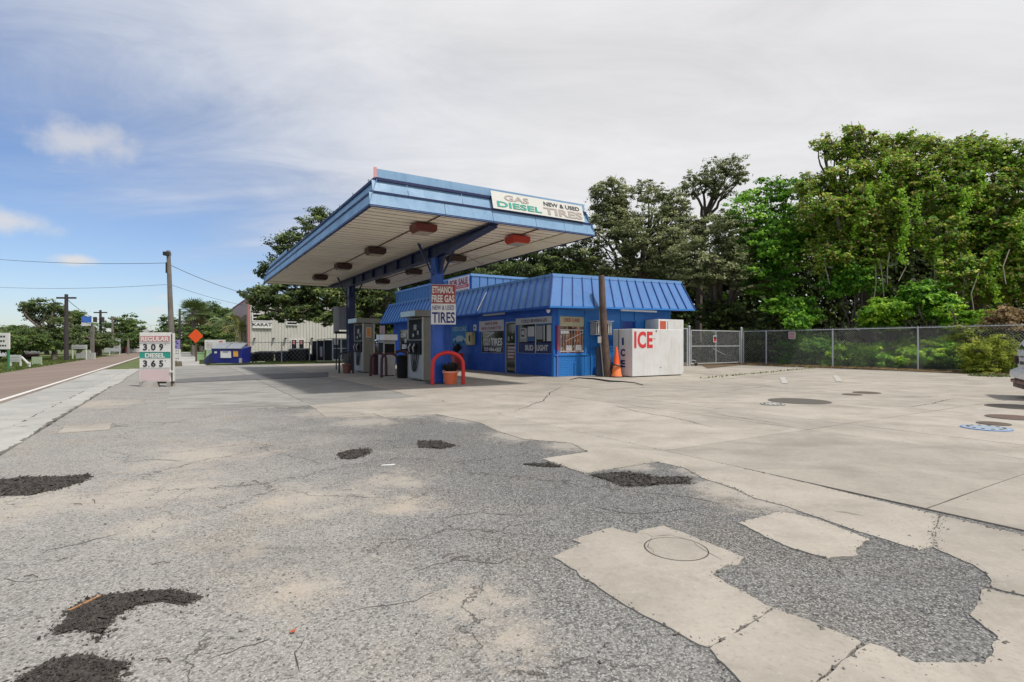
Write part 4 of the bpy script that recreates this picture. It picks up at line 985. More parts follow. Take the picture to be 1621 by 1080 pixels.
# leaning timber pole
m_pole = mat('weathered pole', (.13, .085, .065), .85, wear=.6, wscale=3, bump=.6, bscale=25, dirt=(.03, .02, .016))
b0 = G(962.5, 597); tp = PZ(952, 436, b0.y)
t = empty('timber_post', (b0.x, b0.y, 0), 0, 'thick brown wooden pole leaning in front of the air conditioner', 'pole')
MB().tube([Vector((.02, 0, 0)), (tp - b0) * .4 + Vector((-.05, 0, 0)), tp - b0], [.17, .15, .12], 14).build('shaft', m_pole, t, smooth=True)
MB().tube([Vector((-.18, -.02, .0)), Vector((-.30, -.02, 1.4)), Vector((-.33, 0, 2.7))], .022, 8).build('conduit', m_alu, t)
MB().box(-.42, -.28, -.1, .0, 1.35, 1.6).build('switch_box', m_alu, t)
MB().tube([Vector((-.25, -.1, 2.7)), Vector((-1.2, -.2, 2.62)), Vector((-2.1, -.1, 2.7))], .01, 5).build('cable', m_gap, t)
MB().box(-.45, -.15, .05, .3, .014, 1.2).build('dark_casing', mat('casing', (.02, .03, .06), .7), t)
# thin dark tube along the ground before it
hp = [G(x, y, .03) for x, y in ((902, 602), (915, 599.5), (940, 601), (965, 605), (985, 605.5), (1005, 607.5), (1018, 611))]
o = MB().tube(hp, [.008, .02, .03, .035, .02, .015, .01], 8).build('thin_black_tube', m_blk, smooth=True); tag(o, 'thin black tube lying on the concrete before the wooden pole', 'hose')

# ================================================================== PUMPS, HOOPS
m_pg = mat('pump grey', (.34, .34, .34), .4, 0, wear=.35, wscale=4); m_pb = mat('pump black', (.008, .008, .009), .6, spec=.15); m_pbe = mat('shaded beige', (.19, .185, .15), .5, wear=.35, wscale=3)  # beige darkened, canopy shade put into the pump colour
m_hd = mat('header pale blue', (.45, .60, .66), .3); m_hose = mat('hose black', (.012, .012, .012), .5); m_hdg = mat('header grey', (.22, .22, .19), .5)
MID = C1 + UB * xm
def pump(ty, label, sticker=False, off=0, L_=1.4, D=.45, H=2.22, head=1.45):
    p = MID + UA * ty + UB * off
    t = site('fuel_pump', (p.x, p.y, .012), label=label, cat='fuel pump', group='fuel pumps under the canopy')
    h, d = L_ / 2, D / 2
    MB().box(-d, d, -h, h, .03, H).build('cabinet', m_pbe, t, bevel=.015)
    for s_ in (-1, 1):
        X = lambda v: s_ * (d + v)
        def fb(x0, x1, y0, y1, z0, z1, n_, m_, bev=0): a0, a1 = sorted((X(x0), X(x1))); return MB().box(a0, a1, y0, y1, z0, z1).build(n_, m_, t, bevel=bev)
        fb(.001, .03, -h + .05, h - .05, .08, .92, 'lower_panel', m_pg, .008)
        fb(.001, .10, -h + .08, h - .08, .95, 1.42, 'nozzle_bay', m_pb, .03)
        fb(.001, .03, -h + .08, h - .08, 1.45, H - .06, 'display_bezel', m_pb, .01)
        fb(.031, .035, -.12, .16, 1.78, 1.98, 'display', mat('display', (.12, .14, .13), .2))
        fb(.031, .036, -.30, -.18, 1.62, 1.76, 'card_reader', m_pg); fb(.031, .036, .12, .28, 1.55, 1.66, 'keypad', m_pg)
        fb(.001, .05, -h + .01, -h + .05, .05, H, 'edge_trim', m_alu); fb(.001, .05, h - .05, h - .01, .05, H, 'edge_trim', m_alu)
        fb(.031, .04, -h + .1, h - .1, 1.425, 1.448, 'shelf_strip', m_pg)
        for y in (-.3, -.1, .12, .3):
            nz = MB(); nz.tube([(X(.09), y, 1.30), (X(.16), y + .02, 1.16), (X(.13), y, 1.0)], [.035, .04, .02], 7); nz.tube([(X(.14), y, 1.12), (X(.2), y, 1.2)], .012, 5)
            nz.build('nozzle', m_alu if y in (-.1, .3) else m_pb, t)
            lo = .30 + .15 * abs(y)
            pts = []
            for k in range(13):
                u = k / 12; yy = y + .16 * math.sin(u * math.pi) * (1 if y < 0 else -1) + (u - .5) * .16
                zz = 1.0 - (1.0 - lo) * math.sin(min(u * 1.25, 1) * math.pi / 1) ** .7 if False else 1.0 - (1.0 - lo) * math.sin(u * math.pi) ** .8
                pts.append((X(.05 + .03 * math.sin(u * 3)), yy, zz))
            MB().tube(pts, .014, 6).build('hose', m_hose, t, smooth=True)
    hh = head / 2
    MB().box(-d - .32, d + .32, -hh, hh, H + .02, H + .24).build('header', m_hdg, t, bevel=.02)
    for s_ in (-1, 1):
        a0, a1 = sorted((s_ * (d + .321), s_ * (d + .328))); MB().box(a0, a1, -hh + .03, hh - .03, H + .04, H + .22).build('header_light_panel', m_hd, t)
    MB().box(-.12, .12, -h + .1, h - .1, H - .01, H + .03).build('header_neck', m_pb, t)
    if sticker:
        MB().box(-d + .13, d - .13, -h - .006, -h - .001, 1.62, 2.02).build('orange_notice', mat('orange notice', (.55, .23, .05), .5), t)
        MB().box(-d + .115, d - .115, -h - .0035, -h - .0005, 1.605, 2.035).build('notice_frame', lt, t)
    return t
pump(5.5, 'black fronted fuel pump right behind the near blue column', off=.12)
pump(12.2, 'fuel pump with an orange notice on its beige end, before the far column', True)
# small older dispenser between
p = MID + UA * 9.0
t = site('small_dispenser', (p.x, p.y, .012), label='small older grey dispenser with white top box between the two tall pumps', cat='fuel pump')
MB().box(-.25, .25, -.35, .35, .03, 1.42).build('cabinet', m_pg, t, bevel=.02); MB().box(-.30, .30, -.45, .45, 1.44, 1.68).build('top_box', lt, t, bevel=.015)
MB().box(-.262, -.251, -.28, .28, .95, 1.35).build('display_panel', m_pb, t); MB().box(-.2, .2, -.36, -.351, .9, 1.3).build('end_panel', m_pb, t)
for x in (-.305,): MB().box(x, x + .004, -.02, .0, 1.46, 1.66).build('top_seam', m_gap, t)
for yy, hh in ((-.3, .32), (.05, .32)):
    MB().box(-.2, -.18, yy, yy + .26, 1.72, 1.72 + hh).build('notice', flat('pink notice', (.5, .33, .38)), t)
    for k in range(4): MB().box(-.204, -.2005, yy + .03, yy + .23, 1.76 + k * .07, 1.79 + k * .07).build('print_line', m_dred, t)

def hoop(name, loc, rz, w, h, m, r, label, group='pipe hoops guarding the pump island'):
    t = empty(name, loc, rz, label, 'guard hoop', group)
    pts = [Vector((-w/2, 0, 0)), Vector((-w/2, 0, h * .45))]; rr = w / 2
    for k in range(1, 12):
        a = math.pi - k * math.pi / 12; pts.append(Vector((rr * math.cos(a), 0, h - rr * .82 - .0 + rr * .82 * math.sin(a))))
    pts += [Vector((w/2, 0, h * .45)), Vector((w/2, 0, 0))]
    MB().tube(pts, r, 12).build('pipe', m, t, smooth=True)
    return t
m_hr = mat('hoop red', (.62, .02, .02), .4, wear=.3); m_hdk = mat('shaded maroon', (.055, .006, .009), .5, wear=.4); m_hbk = mat('hoop black', (.02, .02, .03), .5)  # maroon of the middle hoops carries the shade under the canopy
p = G(709, 609.5); hoop('guard_hoop', (p.x, p.y, .012), R(12), .98, 1.02, m_hr, .062, 'bright red pipe hoop around the orange plant pot')
p = G(548, 591.5); hoop('guard_hoop', (p.x, p.y, .012), R(5), .6, .95, m_hbk, .04, 'black pipe hoop by the far pump, leftmost of the hoops')
p = G(599, 596); hoop('guard_hoop', (p.x, p.y, .012), R(5), .62, .92, m_hdk, .05, 'maroon pipe hoop at the left foot of the small grey dispenser')
p = G(617, 598); hoop('guard_hoop', (p.x, p.y, .012), R(10), .62, .93, m_hdk, .05, 'maroon pipe hoop standing directly before the small grey dispenser')
p = G(634, 595); hoop('guard_hoop', (p.x, p.y, .012), R(15), .62, 1.0, m_hdk, .05, 'maroon pipe hoop just behind the black trash can')
p = G(597, 593); t = empty('maroon_bin', (p.x, p.y, .012), TH, 'dark maroon square bin between the far pump and the small dispenser', 'bin')
MB().box(-.25, .25, -.3, .3, 0, .78).build('body', m_hdk, t, bevel=.03); MB().box(-.27, .27, -.32, .32, .79, .84).build('lid', m_hdk, t, bevel=.02)
# plant pots
def pot(px, py, r, h, m, mr, label, seed, plantm, pl):
    p = G(px, py); t = empty('plant_pot', (p.x, p.y, .012), 0, label, 'plant pot')
    MB().lathe([(r * .72, 0), (r * .96, h * .84), (r * .96, h * .85)], 24).build('pot', m, t, smooth=True)
    MB().lathe([(r * .97, h * .84), (r * 1.08, h * .86), (r * 1.08, h), (r * .98, h), (r * .95, h * .93), (.001, h * .92)], 24).build('rim', mr, t)
    mb = MB(); rd = random.Random(seed)
    for k in range(pl[0]):
        a = rd.uniform(0, 6.3); q = rd.uniform(.1, 1.0) * pl[1]; d = Vector((math.cos(a)*q, math.sin(a)*q, rd.uniform(.3, 1) * pl[2])); s = Vector((math.cos(a)*r*.4, math.sin(a)*r*.4, h * .92)); n_ = Vector((-d.y, d.x, .02)).normalized() * .035
        mb.quad(s, s + d * .6 - n_, s + d, s + d * .6 + n_)
    mb.build('plant', plantm, t)
m_pdk = mat('dark dry plant', (.02, .022, .02), .8)
pot(713, 608.5, .245, .42, mat('pot orange', (.80, .17, .06), .5, wear=.3, wscale=5), mat('pot rim pale orange', (.85, .33, .20), .5), 'orange plant pot with withered dark plant under the red hoop', 3, m_pdk, (120, .3, .35))
pot(549, 591.5, .2, .42, mat('pot brown', (.16, .06, .045), .6), mat('pot rim brown', (.2, .08, .06), .6), 'brown plant pot with grey twigs beside the black hoop', 5, mat('grey twig plant', (.14, .14, .13), .8), (40, .2, .7))
p = G(640.5, 599); t = empty('trash_can', (p.x, p.y, .012), 0, 'black round trash can left of the nearest fuel pump', 'trash can')
MB().lathe([(.25, 0), (.29, .72), (.31, .73), (.31, .79), (.28, .79), (.26, .6), (.001, .58)], 24).build('barrel', m_pb, t, smooth=True)
MB().lathe([(.3, .80), (.25, .86), (.12, .88), (.11, .80)], 24).build('lid', m_pb, t)
# grey cabinet board by the far column
pc_ = MID + UA * 15.0 - UB * .15
t = site('column_board', (pc_.x, pc_.y, 0), label='tall grey board frame standing behind the far dark column', cat='board')
zA = 1.3 + (545 - 529) * 27.8 / F; zB = 1.3 + (545 - 487) * 27.8 / F
MB().box(-.55, -.3, 0, .06, zA, zB).build('side_panel', mat('board light grey', (.38, .39, .42), .5), t); MB().box(-.299, .45, .02, .05, zA + .2, zB).build('back_panel', mat('board mid grey', (.27, .28, .32), .5), t)
for k in range(4): MB().box(-.28 + k * .18, -.26 + k * .18, .005, .018, zA + .2, zB - .05).build('batten', mat('board light grey', (.38, .39, .42)), t)
MB().box(-.5, .4, .0, .019, zA, zA + .12).build('bottom_rail', m_dark, t)
for x in (-.45, .38): MB().box(x, x + .05, .02, .05, 0.012, zA).build('leg', m_dark, t)

# ================================================================== PRICE SIGN
p0 = G(221, 612.5); p1 = G(270, 612.5); PW = p1.x - p0.x
t = empty('price_sign', (p0.x, p0.y, 0), 0, 'white fuel price board with teal diesel band standing by the road', 'price sign')
m_sb = mat('price board white', (.74, .73, .70), .55, wear=.3, wscale=3)
zb, zt = .16, 1.66
MB().box(0, PW, 0, .06, zb, zt).build('board', m_sb, t)
MB().box(.0, PW, .063, .22, zb, zt - .02).build('rear_board', m_sb, t)
zz = lambda py: EYE + (HZ - py) / F * p0.y
MB().box(.02, PW - .02, -.005, -.001, zz(541), zz(532)).build('red_band', flat('faded red band', (.50, .24, .24)), t)
MB().box(.0, PW, -.006, -.001, zz(567), zz(557.5)).build('teal_band', m_teal, t)
MB().box(.02, PW - .02, -.005, -.001, zz(603), zz(585.5)).build('pink_panel', flat('faded pink panel', (.64, .50, .50)), t)
for z in (zz(542), zz(557), zz(582)): MB().box(.0, PW, -.016, -.0065, z - .006, z).build('letter_rail', m_alu, t)
text(t, 'REGULAR', .13, (PW/2, -.008, zz(540.2)), SOUTH, flat('cream letters', (.72, .70, .66)), .84, .02)
text(t, 'DIESEL', .13, (PW/2, -.009, zz(566)), SOUTH, flat('cream letters', (.72, .70, .66)), .60, .03)
for s_, yb in (('3.09', 554.3), ('3.65', 580.3)):
    text(t, s_[0], .19, (.17, -.005, zz(yb)), SOUTH, m_blk, .125, .03); text(t, '.', .19, (.29, -.005, zz(yb + .5)), SOUTH, m_dred, .03, .02)
    text(t, s_[2], .19, (.42, -.005, zz(yb)), SOUTH, m_blk, .14, .03); text(t, s_[3], .19, (.66, -.005, zz(yb)), SOUTH, m_blk, .125, .03)
    text(t, '9', .05, (.79, -.005, zz(yb - 8)), SOUTH, m_fg, .03, .01)
m_blkc = mat('concrete block', (.36, .34, .31), .9, wear=.4, wscale=6, bump=.5)
MB().hexa([(.22, -.25, .0), (.56, -.25, .0), (.56, .1, .0), (.22, .1, .0), (.25, -.2, .16), (.53, -.2, .16), (.53, .1, .155), (.25, .1, .155)]).build('foot_block', m_blkc, t)
for x in (.0, PW - .11): MB().box(x, x + .1, -.03, .25, .005, .155).build('foot_block', m_blkc, t)
MB().box(.0, PW, .02, .2, .10, .158).build('rail', mat('wet wood', (.05, .035, .025), .9), t)
MB().tube([(PW + .03, .03, .005), (PW + .02, .03, 1.62)], .014, 8).build('side_rod', m_dark, t)
MB().box(PW - .02, PW + .1, -.03, .02, .44, .49).build('bracket', m_sb, t)
# lettered sign behind
t = empty('letter_board', AT(270.5, 31.5), 0, 'narrow purple and white letter board on a stone base behind the price sign', 'sign')
k_ = 31.5 / F
MB().box(0, 14 * k_, 0, .1, EYE - 26 * k_, EYE - 8 * k_).build('letter_panel', m_sb, t)
MB().box(.12, 13 * k_, 0, .1, EYE - 7.5 * k_, EYE + 7 * k_).build('purple_panel', flat('purple panel', (.30, .25, .50)), t)
for r_, row in enumerate(('FREE', 'OLD', 'A', 'DEAL')): 
    MB()
for (x, z) in ((.28, -5), (.38, 0), (.3, 3)): MB().box(x - .05, x + .06, -.006, -.001, EYE + z * k_, EYE + (z + 2.2) * k_).build('emblem_block', m_navy, t)
for r_ in range(4):
    for c_ in range(4):
        if r_ == 2 and c_ != 1: continue
        MB().box(.04 + c_ * .12, .09 + c_ * .12, -.006, -.001, EYE - (11.5 + r_ * 4) * k_, EYE - (9.7 + r_ * 4) * k_).build('letter_block', m_blk, t)
m_stone = mat('stone base', (.18, .16, .11), .9, wear=.6, wscale=8, dirt=(.06, .05, .03))
for i in range(3): MB().hexa([(.0 + i * .17, -.1, -.02), (.16 + i * .17, -.1, -.02), (.16 + i * .17, .3, -.02), (i * .17, .3, -.02), (.02 + i * .17, -.08, .3), (.15 + i * .17, -.08, .28), (.15 + i * .17, .25, .3), (.01 + i * .17, .25, .28)]).build('stone', m_stone, t, bevel=.02)

# ================================================================== FENCE, GATE
m_galv = mat('galvanised pipe', (.50, .52, .54), .4, 0, wear=.3)
m_wire = mat('galvanised wire', (.55, .56, .56), .5, 0)
def chain(L, H, pitch=.10, r=.0032, z0=.05):
    """two sets of diagonal wires in the local x-z plane"""
    mb = MB()
    for sgn in (1, -1):
        c = -H
        while c < L + (H if sgn < 0 else 0):
            pts = []
            if sgn > 0: x0, x1 = max(c, 0), min(c + H, L); z_a, z_b = x0 - c, x1 - c
            else: x0, x1 = max(c - H, 0), min(c, L); z_a, z_b = c - x0, c - x1
            if x1 - x0 > .02: mb.tube([(x0, sgn * .003, z0 + z_a), (x1, sgn * .003, z0 + z_b)], r, 3, False)
            c += pitch
    x = 0
    while x < L: mb.tube([(x, 0, z0 + H), (x + .02, 0, z0 + H + .045)], r, 3, False); mb.tube([(x, 0, z0 + H), (x - .02, 0, z0 + H + .045)], r, 3, False); x += pitch / 2 * 2
    return mb
FP = [AT(1177, 35.2), AT(1213, 34.0), AT(1318, 30.6), AT(1453, 27.0), AT(1700, 21.9)]
def run_fence(pts, H, label, rail=True, pitch=.13, posts=True, r=.0030):
    o0 = pts[0]; t = empty('chain_link_fence', (o0.x, o0.y, 0), 0, label, 'fence')
    for i, p in enumerate(pts):
        q = p - o0
        if posts: MB().tube([(q.x, q.y, -.02), (q.x, q.y, H + .05)], .038, 8).build('post', m_galv, t, smooth=True)
        if i < len(pts) - 1:
            e = pts[i+1] - p; L = e.length; rz = math.atan2(e.y, e.x)
            m = chain(L, H, pitch, r).build('wire_mesh', m_wire, t, kind='stuff'); m.location = (q.x, q.y, 0); m.rotation_euler = (0, 0, rz)
            if rail: MB().tube([(q.x, q.y, H), (q.x + e.x, q.y + e.y, H)], .022, 6).build('top_rail', m_galv, t)
    return t
fen = run_fence(FP, 2.13, 'long chain link fence in front of the overgrown trees on the right')
# rolling gate
ga, gb = AT(1094, 31.9), AT(1171, 34.6)
t = empty('chain_link_gate', (ga.x, ga.y, 0), math.atan2((gb - ga).y, (gb - ga).x), 'wide galvanised chain link gate with caster wheel beside the ice box', 'gate')
GL = (gb - ga).length; GH = 2.12
for (a_, b_) in (((0, .12), (0, GH)), ((GL, .12), (GL, GH)), ((0, GH), (GL, GH)), ((0, .14), (GL, .14)), ((0, 1.18), (GL, 1.18)), ((GL*.49, .14), (GL*.49, GH))):
    MB().tube([(a_[0], 0, a_[1]), (b_[0], 0, b_[1])], .028, 8).build('frame_tube', m_galv, t)
m = chain(GL, GH - .15, .13, .0042, .14).build('wire_mesh', m_wire, t, kind='stuff'); m.location = (0, -.03, 0)
MB().tube([(-.16, 0, 0), (-.16, 0, 2.32)], .055, 10).build('gate_post', m_galv, t); MB().tube([(GL + .18, 0, 0), (GL + .18, 0, 2.3)], .06, 10).build('gate_post', m_galv, t)
for x in (-.16, GL + .18): MB().lathe([(.07, 2.3), (.065, 2.36), (.02, 2.4), (.001, 2.4)], 10, (x, 0)).build('post_cap', m_galv, t)
MB().tube([(.05, -.03, .35), (.3, -.08, .32), (.32, -.1, .12)], .02, 6).build('caster_arm', m_galv, t)
MB().tube([(.33, -.14, .11), (.33, -.06, .11)], .1, 14).build('caster_wheel', m_blk, t)
MB().tube([(GL * .51, .3, 1.05), (GL * .84, .5, .6)], .02, 6).build('stay', m_galv, t)
gs = empty('no_trespass_sign', (*(ga + (gb - ga) * .46 + Vector((0, -.06, 0)))[:2], 0), math.atan2((gb - ga).y, (gb - ga).x), 'small red and black warning sign wired to the middle of the gate', 'sign')
MB().box(-.16, .16, -.02, -.01, 1.42, 1.82).build('plate', lt, gs); MB().box(-.13, .13, -.026, -.021, 1.46, 1.78).build('red_field', m_red, gs); MB().box(-.13, .13, -.031, -.027, 1.62, 1.78).build('black_field', m_blk, gs); MB().box(-.03, .03, -.036, -.032, 1.65, 1.75).build('symbol', m_red, gs)
run_fence([AT(1058, 30.6), AT(1088, 31.6)], 2.2, 'short piece of chain link fence between the shop corner and the gate')
p = FP[1].lerp(FP[2], .42); d = (FP[2] - FP[1])
ps = empty('pink_notice_sign', (p.x - .05, p.y - .06, 0), math.atan2(d.y, d.x), 'faded pink notice plate hung near the top of the fence', 'sign')
MB().box(-.22, .22, -.02, -.01, 1.62, 2.06).build('plate', flat('faded pink plate', (.60, .42, .42)), ps)
for k in range(4): MB().box(-.17, .15, -.026, -.021, 1.68 + k * .085, 1.71 + k * .085).build('print_line', m_dred, ps)

# ================================================================== CAR
def car(name, loc, heading, body_m, label, cat='car', van=False):
    t = empty(name, loc, heading, label, cat)          # local +x forward, rear at x = 0
    prof = [(-.02, .42), (-.06, .55), (-.04, .68), (.05, .72), (.04, .95), (.03, 1.08), (.07, 1.30), (.22, 1.56), (.6, 1.66), (2.2, 1.68), (2.75, 1.60), (3.45, 1.08), (4.35, .95), (4.6, .80), (4.64, .45), (4.5, .28), (.1, .28)]
    secs = [(-.90, .86), (-.88, .97), (-.80, 1.0), (0, 1.0), (.80, 1.0), (.88, .97), (.90, .86)]
    mb = MB(); n = len(prof)
    for (y, k) in secs:
        for (x, z) in prof:
            yy = y * (1 if z < 1.0 else 1 - .22 * (z - 1.0) / .68); xx = 2.3 + (x - 2.3) * (1 if abs(y) < .8 else (.985 if abs(y) < .89 else .96)); zz = .28 + (z - .28) * (1 if abs(y) < .8 else k * .5 + .5)
            mb.v.append((xx, yy, zz))
    for i in range(len(secs) - 1):
        for j in range(n): a_ = i*n + j; b_ = i*n + (j+1) % n; mb.f.append((a_, a_ + n, b_ + n, b_))
    mb.f.append(tuple(range(n))); mb.f.append(tuple(reversed(range((len(secs)-1)*n, len(secs)*n))))
    mb.build('body', body_m, t, smooth=True)
    m_trim = mat('car lower trim', (.10, .06, .05), .6)
    MB().box(-.075, .1, -.80, .80, .34, .43).build('bumper_trim', mat('maroon strip', (.12, .015, .02), .4), t, bevel=.02)
    MB().box(-.09, .0, -.82, .82, .46, .66).build('bumper', body_m, t, bevel=.05)
    MB().box(-.02, .3, -.84, .84, .22, .335).build('bumper_skirt', m_trim, t, bevel=.02)
    pl = MB().box(.0, .045, -.26, .26, .76, .92).build('licence_plate', flat('plate', (.55, .57, .55)), t)
    MB().box(-.005, -.001, -.2, .2, .80, .88).build('plate_characters', m_blk, pl)
    MB().box(.03, .10, -.4, .4, .975, 1.0).build('tail_trim', m_blk, t)
    MB().slab4([(.03, .60, 1.16), (.03, -.60, 1.16), (.20, -.54, 1.5), (.20, .54, 1.5)], .02).build('rear_window', m_gl, t)
    for s_ in (-1, 1):
        a0, a1 = sorted((s_ * .72, s_ * .82)); MB().box(.0, .12, a0, a1, .80, 1.0).build('tail_light', mat('tail dark', (.05, .01, .01), .2), t, bevel=.02)
        MB().slab4([(x, s_ * yy, z) for x, z, yy in (((.5, 1.06, .895), (2.9, 1.06, .895), (2.4, 1.56, .765), (.65, 1.56, .765)) if s_ < 0 else ((2.9, 1.06, .895), (.5, 1.06, .895), (.65, 1.56, .765), (2.4, 1.56, .765)))], .02).build('side_window', m_gl, t)
        for x in (.85, 3.7):
            w = MB().tube([(x, s_ * .70, .33), (x, s_ * .915, .33)], .33, 22).build('wheel', m_blk, t)
            MB().tube([(x, s_ * .916, .33), (x, s_ * .925, .33)], .19, 16).build('rim', m_alu, w)
        a0, a1 = sorted((s_ * .6, s_ * .84)); MB().box(4.5, 4.62, a0, a1, .62, .78).build('headlight', lt, t)
    MB().slab4([(2.78, -.66, 1.58), (2.78, .66, 1.58), (3.42, .78, 1.12), (3.42, -.78, 1.12)], .02).build('windscreen', m_gl, t)
    return t
m_cw = mat('car white', (.70, .71, .72), .25, wear=.12)
cc = AT(1611, 12.9); cc.x += .10
car('parked_car', (cc.x, cc.y, 0.01), math.atan2(-.55, .835), m_cw, 'white car with maroon bumper strip cut off by the right edge')
cc = AT(597, 44); car('parked_car', (cc.x, cc.y, 0), TH, mat('car dark', (.03, .03, .035), .3), 'dark car parked far behind the small grey dispenser')

# ================================================================== WAREHOUSE + YARD
m_cor = mat('cream corrugated', (.60, .59, .56), .6, wear=.3, wscale=.8, dirt=(.38, .36, .31)); m_wbr = mat('pinkish side wall', (.50, .36, .36), .7, wear=.4); m_wrd = mat('red trim', (.38, .04, .05), .6)
WH = AT(394, 58)
t = empty('warehouse', (WH.x, WH.y, 0), TH, 'tall cream ribbed metal warehouse behind the big oak and the dark bins', 'building')
WLn, WHt = 12.6, 6.25
MB().box(0, WLn, 0.05, 20, 0, WHt - .05).build('wall', m_cor, t)
rib = MB().box(0, .1, -.0, .049, 0, WHt - .1).mesh('wall_rib', m_cor)
k = .3
while k < WLn: put('wall_rib', rib, t, (k, 0, 0)); k += .33
MB().box(-.05, -.001, .05, 20, 0, WHt).build('side_wall', m_wbr, t)
MB().box(-.12, .12, -.08, -.01, 0, WHt).build('corner_trim', mat('dull pink trim', (.42, .2, .18), .6), t); MB().box(-.1, WLn + .1, -.10, 20.2, WHt - .04, WHt + .12).build('roof_edge', m_wrd, t)
MB().box(WLn - .1, WLn + .25, -.14, .2, 0, WHt - .1).build('corner_trim', m_wrd, t)
def wpx(px): r = (px - CX) / F; return (r * WH.y - WH.x) / (.8514 - .5245 * r)
def wz(py, s): return EYE + (HZ - py) / F * (WH.y + .5245 * s)
def whwin(x0, x1, y0, y1, nm='window'):
    s0, s1 = wpx(x0), wpx(x1); z0, z1 = wz(y1, s0), wz(y0, s0)
    w = MB(); w.box(s0, s1, -.1, -.02, z0, z0+.12); w.box(s0, s1, -.1, -.02, z1-.12, z1); w.box(s0, s0+.1, -.1, -.02, z0+.121, z1-.121); w.box(s1-.1, s1, -.1, -.02, z0+.121, z1-.121); w.box(s0+.1, s1-.1, -.1, -.02, (z0+z1)/2-.05, (z0+z1)/2+.05)
    o = w.build(nm, lt, t); MB().box(s0+.1, s1-.1, -.05, -.03, z0+.1, z1-.1).build('pane', m_gl, o); return o
whwin(453, 471, 504.5, 515)
whwin(399, 430, 496, 509)
MB().box(wpx(399.5), wpx(430), -.14, -.02, wz(519.5, 0), wz(510, 0)).build('name_board', lt, t)
text(t, 'KARAT', .32, ((wpx(399.5) + wpx(430)) / 2, -.15, wz(516, 0)), SOUTH, m_blk, 1.9, .02)
for (x0, x1) in ((460, 470.5), (472, 482)):
    s0, s1 = wpx(x0), wpx(x1); f = MB().box(s0, s1, -.1, -.02, 0, wz(537, s0)).build('door', lt, t)
    MB().box(s0+.1, s1-.1, -.12, -.101, .1, wz(538.3, s0)).build('door_glass', m_gl, f)
    MB().box(s0+.2, s1-.25, -.13, -.121, wz(545, s0), wz(539.5, s0)).build('poster', flat('poster pink', (.5, .2, .22)), f)
for x in (401, 450, 492, 431): MB().box(wpx(x), wpx(x + 3), -.3, -.02, wz(537, wpx(x)), wz(535, wpx(x))).build('wall_lamp', m_blk, t)
# row of dark bins and bundles
m_bin = mat('bin black', (.012, .013, .018), .5, wear=.4); m_bin2 = mat('bin navy', (.012, .014, .04), .5)
for i, (x0, x1, yt, lab) in enumerate(((385, 402, 559, 'black bin right beside the blue dumpster'), (403, 426, 557, 'low dark bin, second right of the blue dumpster'), (435, 455, 556.5, 'dark bin left of the warehouse doors'),
        (457, 484, 552.5, 'tall dark bin covering the foot of the warehouse doors'), (485, 495, 561, 'small dark bin left of the screened yard'))):
    Y = 38 + .6 * i; a_, b_ = AT(x0, Y), AT(x1, Y); wd = b_.x - a_.x; h = EYE + (HZ - yt) / F * Y
    t = empty('waste_bin', (a_.x, a_.y, 0), R(4), lab, 'bin', 'dark bins before the warehouse')
    MB().hexa([(.05, 0, .08), (wd - .05, 0, .08), (wd - .05, .9, .08), (.05, .9, .08), (0, -.08, h - .08), (wd, -.08, h - .08), (wd, 1, h - .08), (0, 1, h - .08)]).build('body', m_bin if i % 2 else m_bin2, t)
    MB().hexa([(-.03, -.1, h - .07), (wd + .03, -.1, h - .07), (wd + .03, 1.03, h - .07), (-.03, 1.03, h - .07), (0, -.04, h - .01), (wd, -.04, h - .01), (wd, 1, h + .04), (0, 1, h + .04)]).build('lid', m_bin, t)
    for sx in (.1, wd - .1): MB().tube([(sx - .04, -.0, .09), (sx + .04, -.0, .09)], .08, 10).build('wheel', m_blk, t)
# yard fence before the warehouse
run_fence([AT(329, 36.5), AT(384, 37.5), AT(446, 38.5), AT(490, 40)], 1.42, 'thin wire yard fence behind the blue dumpster and dark bins', True, .3, r=.004)
# screened enclosure
t = empty('screened_enclosure', AT(494, 41), 0, 'dark screened enclosure with white framed gate left of the far pump', 'enclosure')
k_ = 41 / F; m_scr = mat('dark screen', (.02, .024, .035), .8, wear=.5, wscale=2)
for (x0, x1, yt) in ((0, 8, 540), (8.4, 19, 539), (19.4, 32, 538.5)): MB().box(x0*k_, x1*k_, 0, .04, .05, EYE + (HZ - yt) * k_).build('screen_panel', m_scr, t)
MB().box(12.5*k_, 16.5*k_, -.02, -.005, .35, EYE + (HZ - 549) * k_).build('white_notice', flat('pale notice', (.45, .42, .5)), t)
for x in (0, 8.2, 19.2, 32.5): MB().tube([(x*k_, -.03, 0), (x*k_, -.03, EYE + (HZ - 537) * k_)], .035, 6).build('post', m_galv, t)
for (x0, x1) in ((33, 46), (46.6, 60)):
    for (a_, b_) in (((x0*k_, .12), (x0*k_, 1.72)), ((x1*k_, .12), (x1*k_, 1.72)), ((x0*k_, 1.72), (x1*k_, 1.72)), ((x0*k_, .12), (x1*k_, .12)), ((x0*k_, .98), (x1*k_, .98))):
        MB().tube([(a_[0], -.05, a_[1]), (b_[0], -.05, b_[1])], .035, 6).build('gate_tube', lt, t)
    MB().box(x0*k_ + .04, x1*k_ - .04, -.03, -.01, .16, 1.68).build('gate_screen', mat('blue grey screen', (.045, .06, .10), .8), t)
MB().box(35.2*k_, 42*k_, -.08, -.06, 1.25, 1.72).build('white_notice', lt, t)
MB().tube([(10*k_, -.02, EYE + 7.5*k_), (33*k_, -.02, EYE + 9*k_), (62*k_, -.02, EYE + 9*k_)], .03, 6).build('top_bar', lt, t)

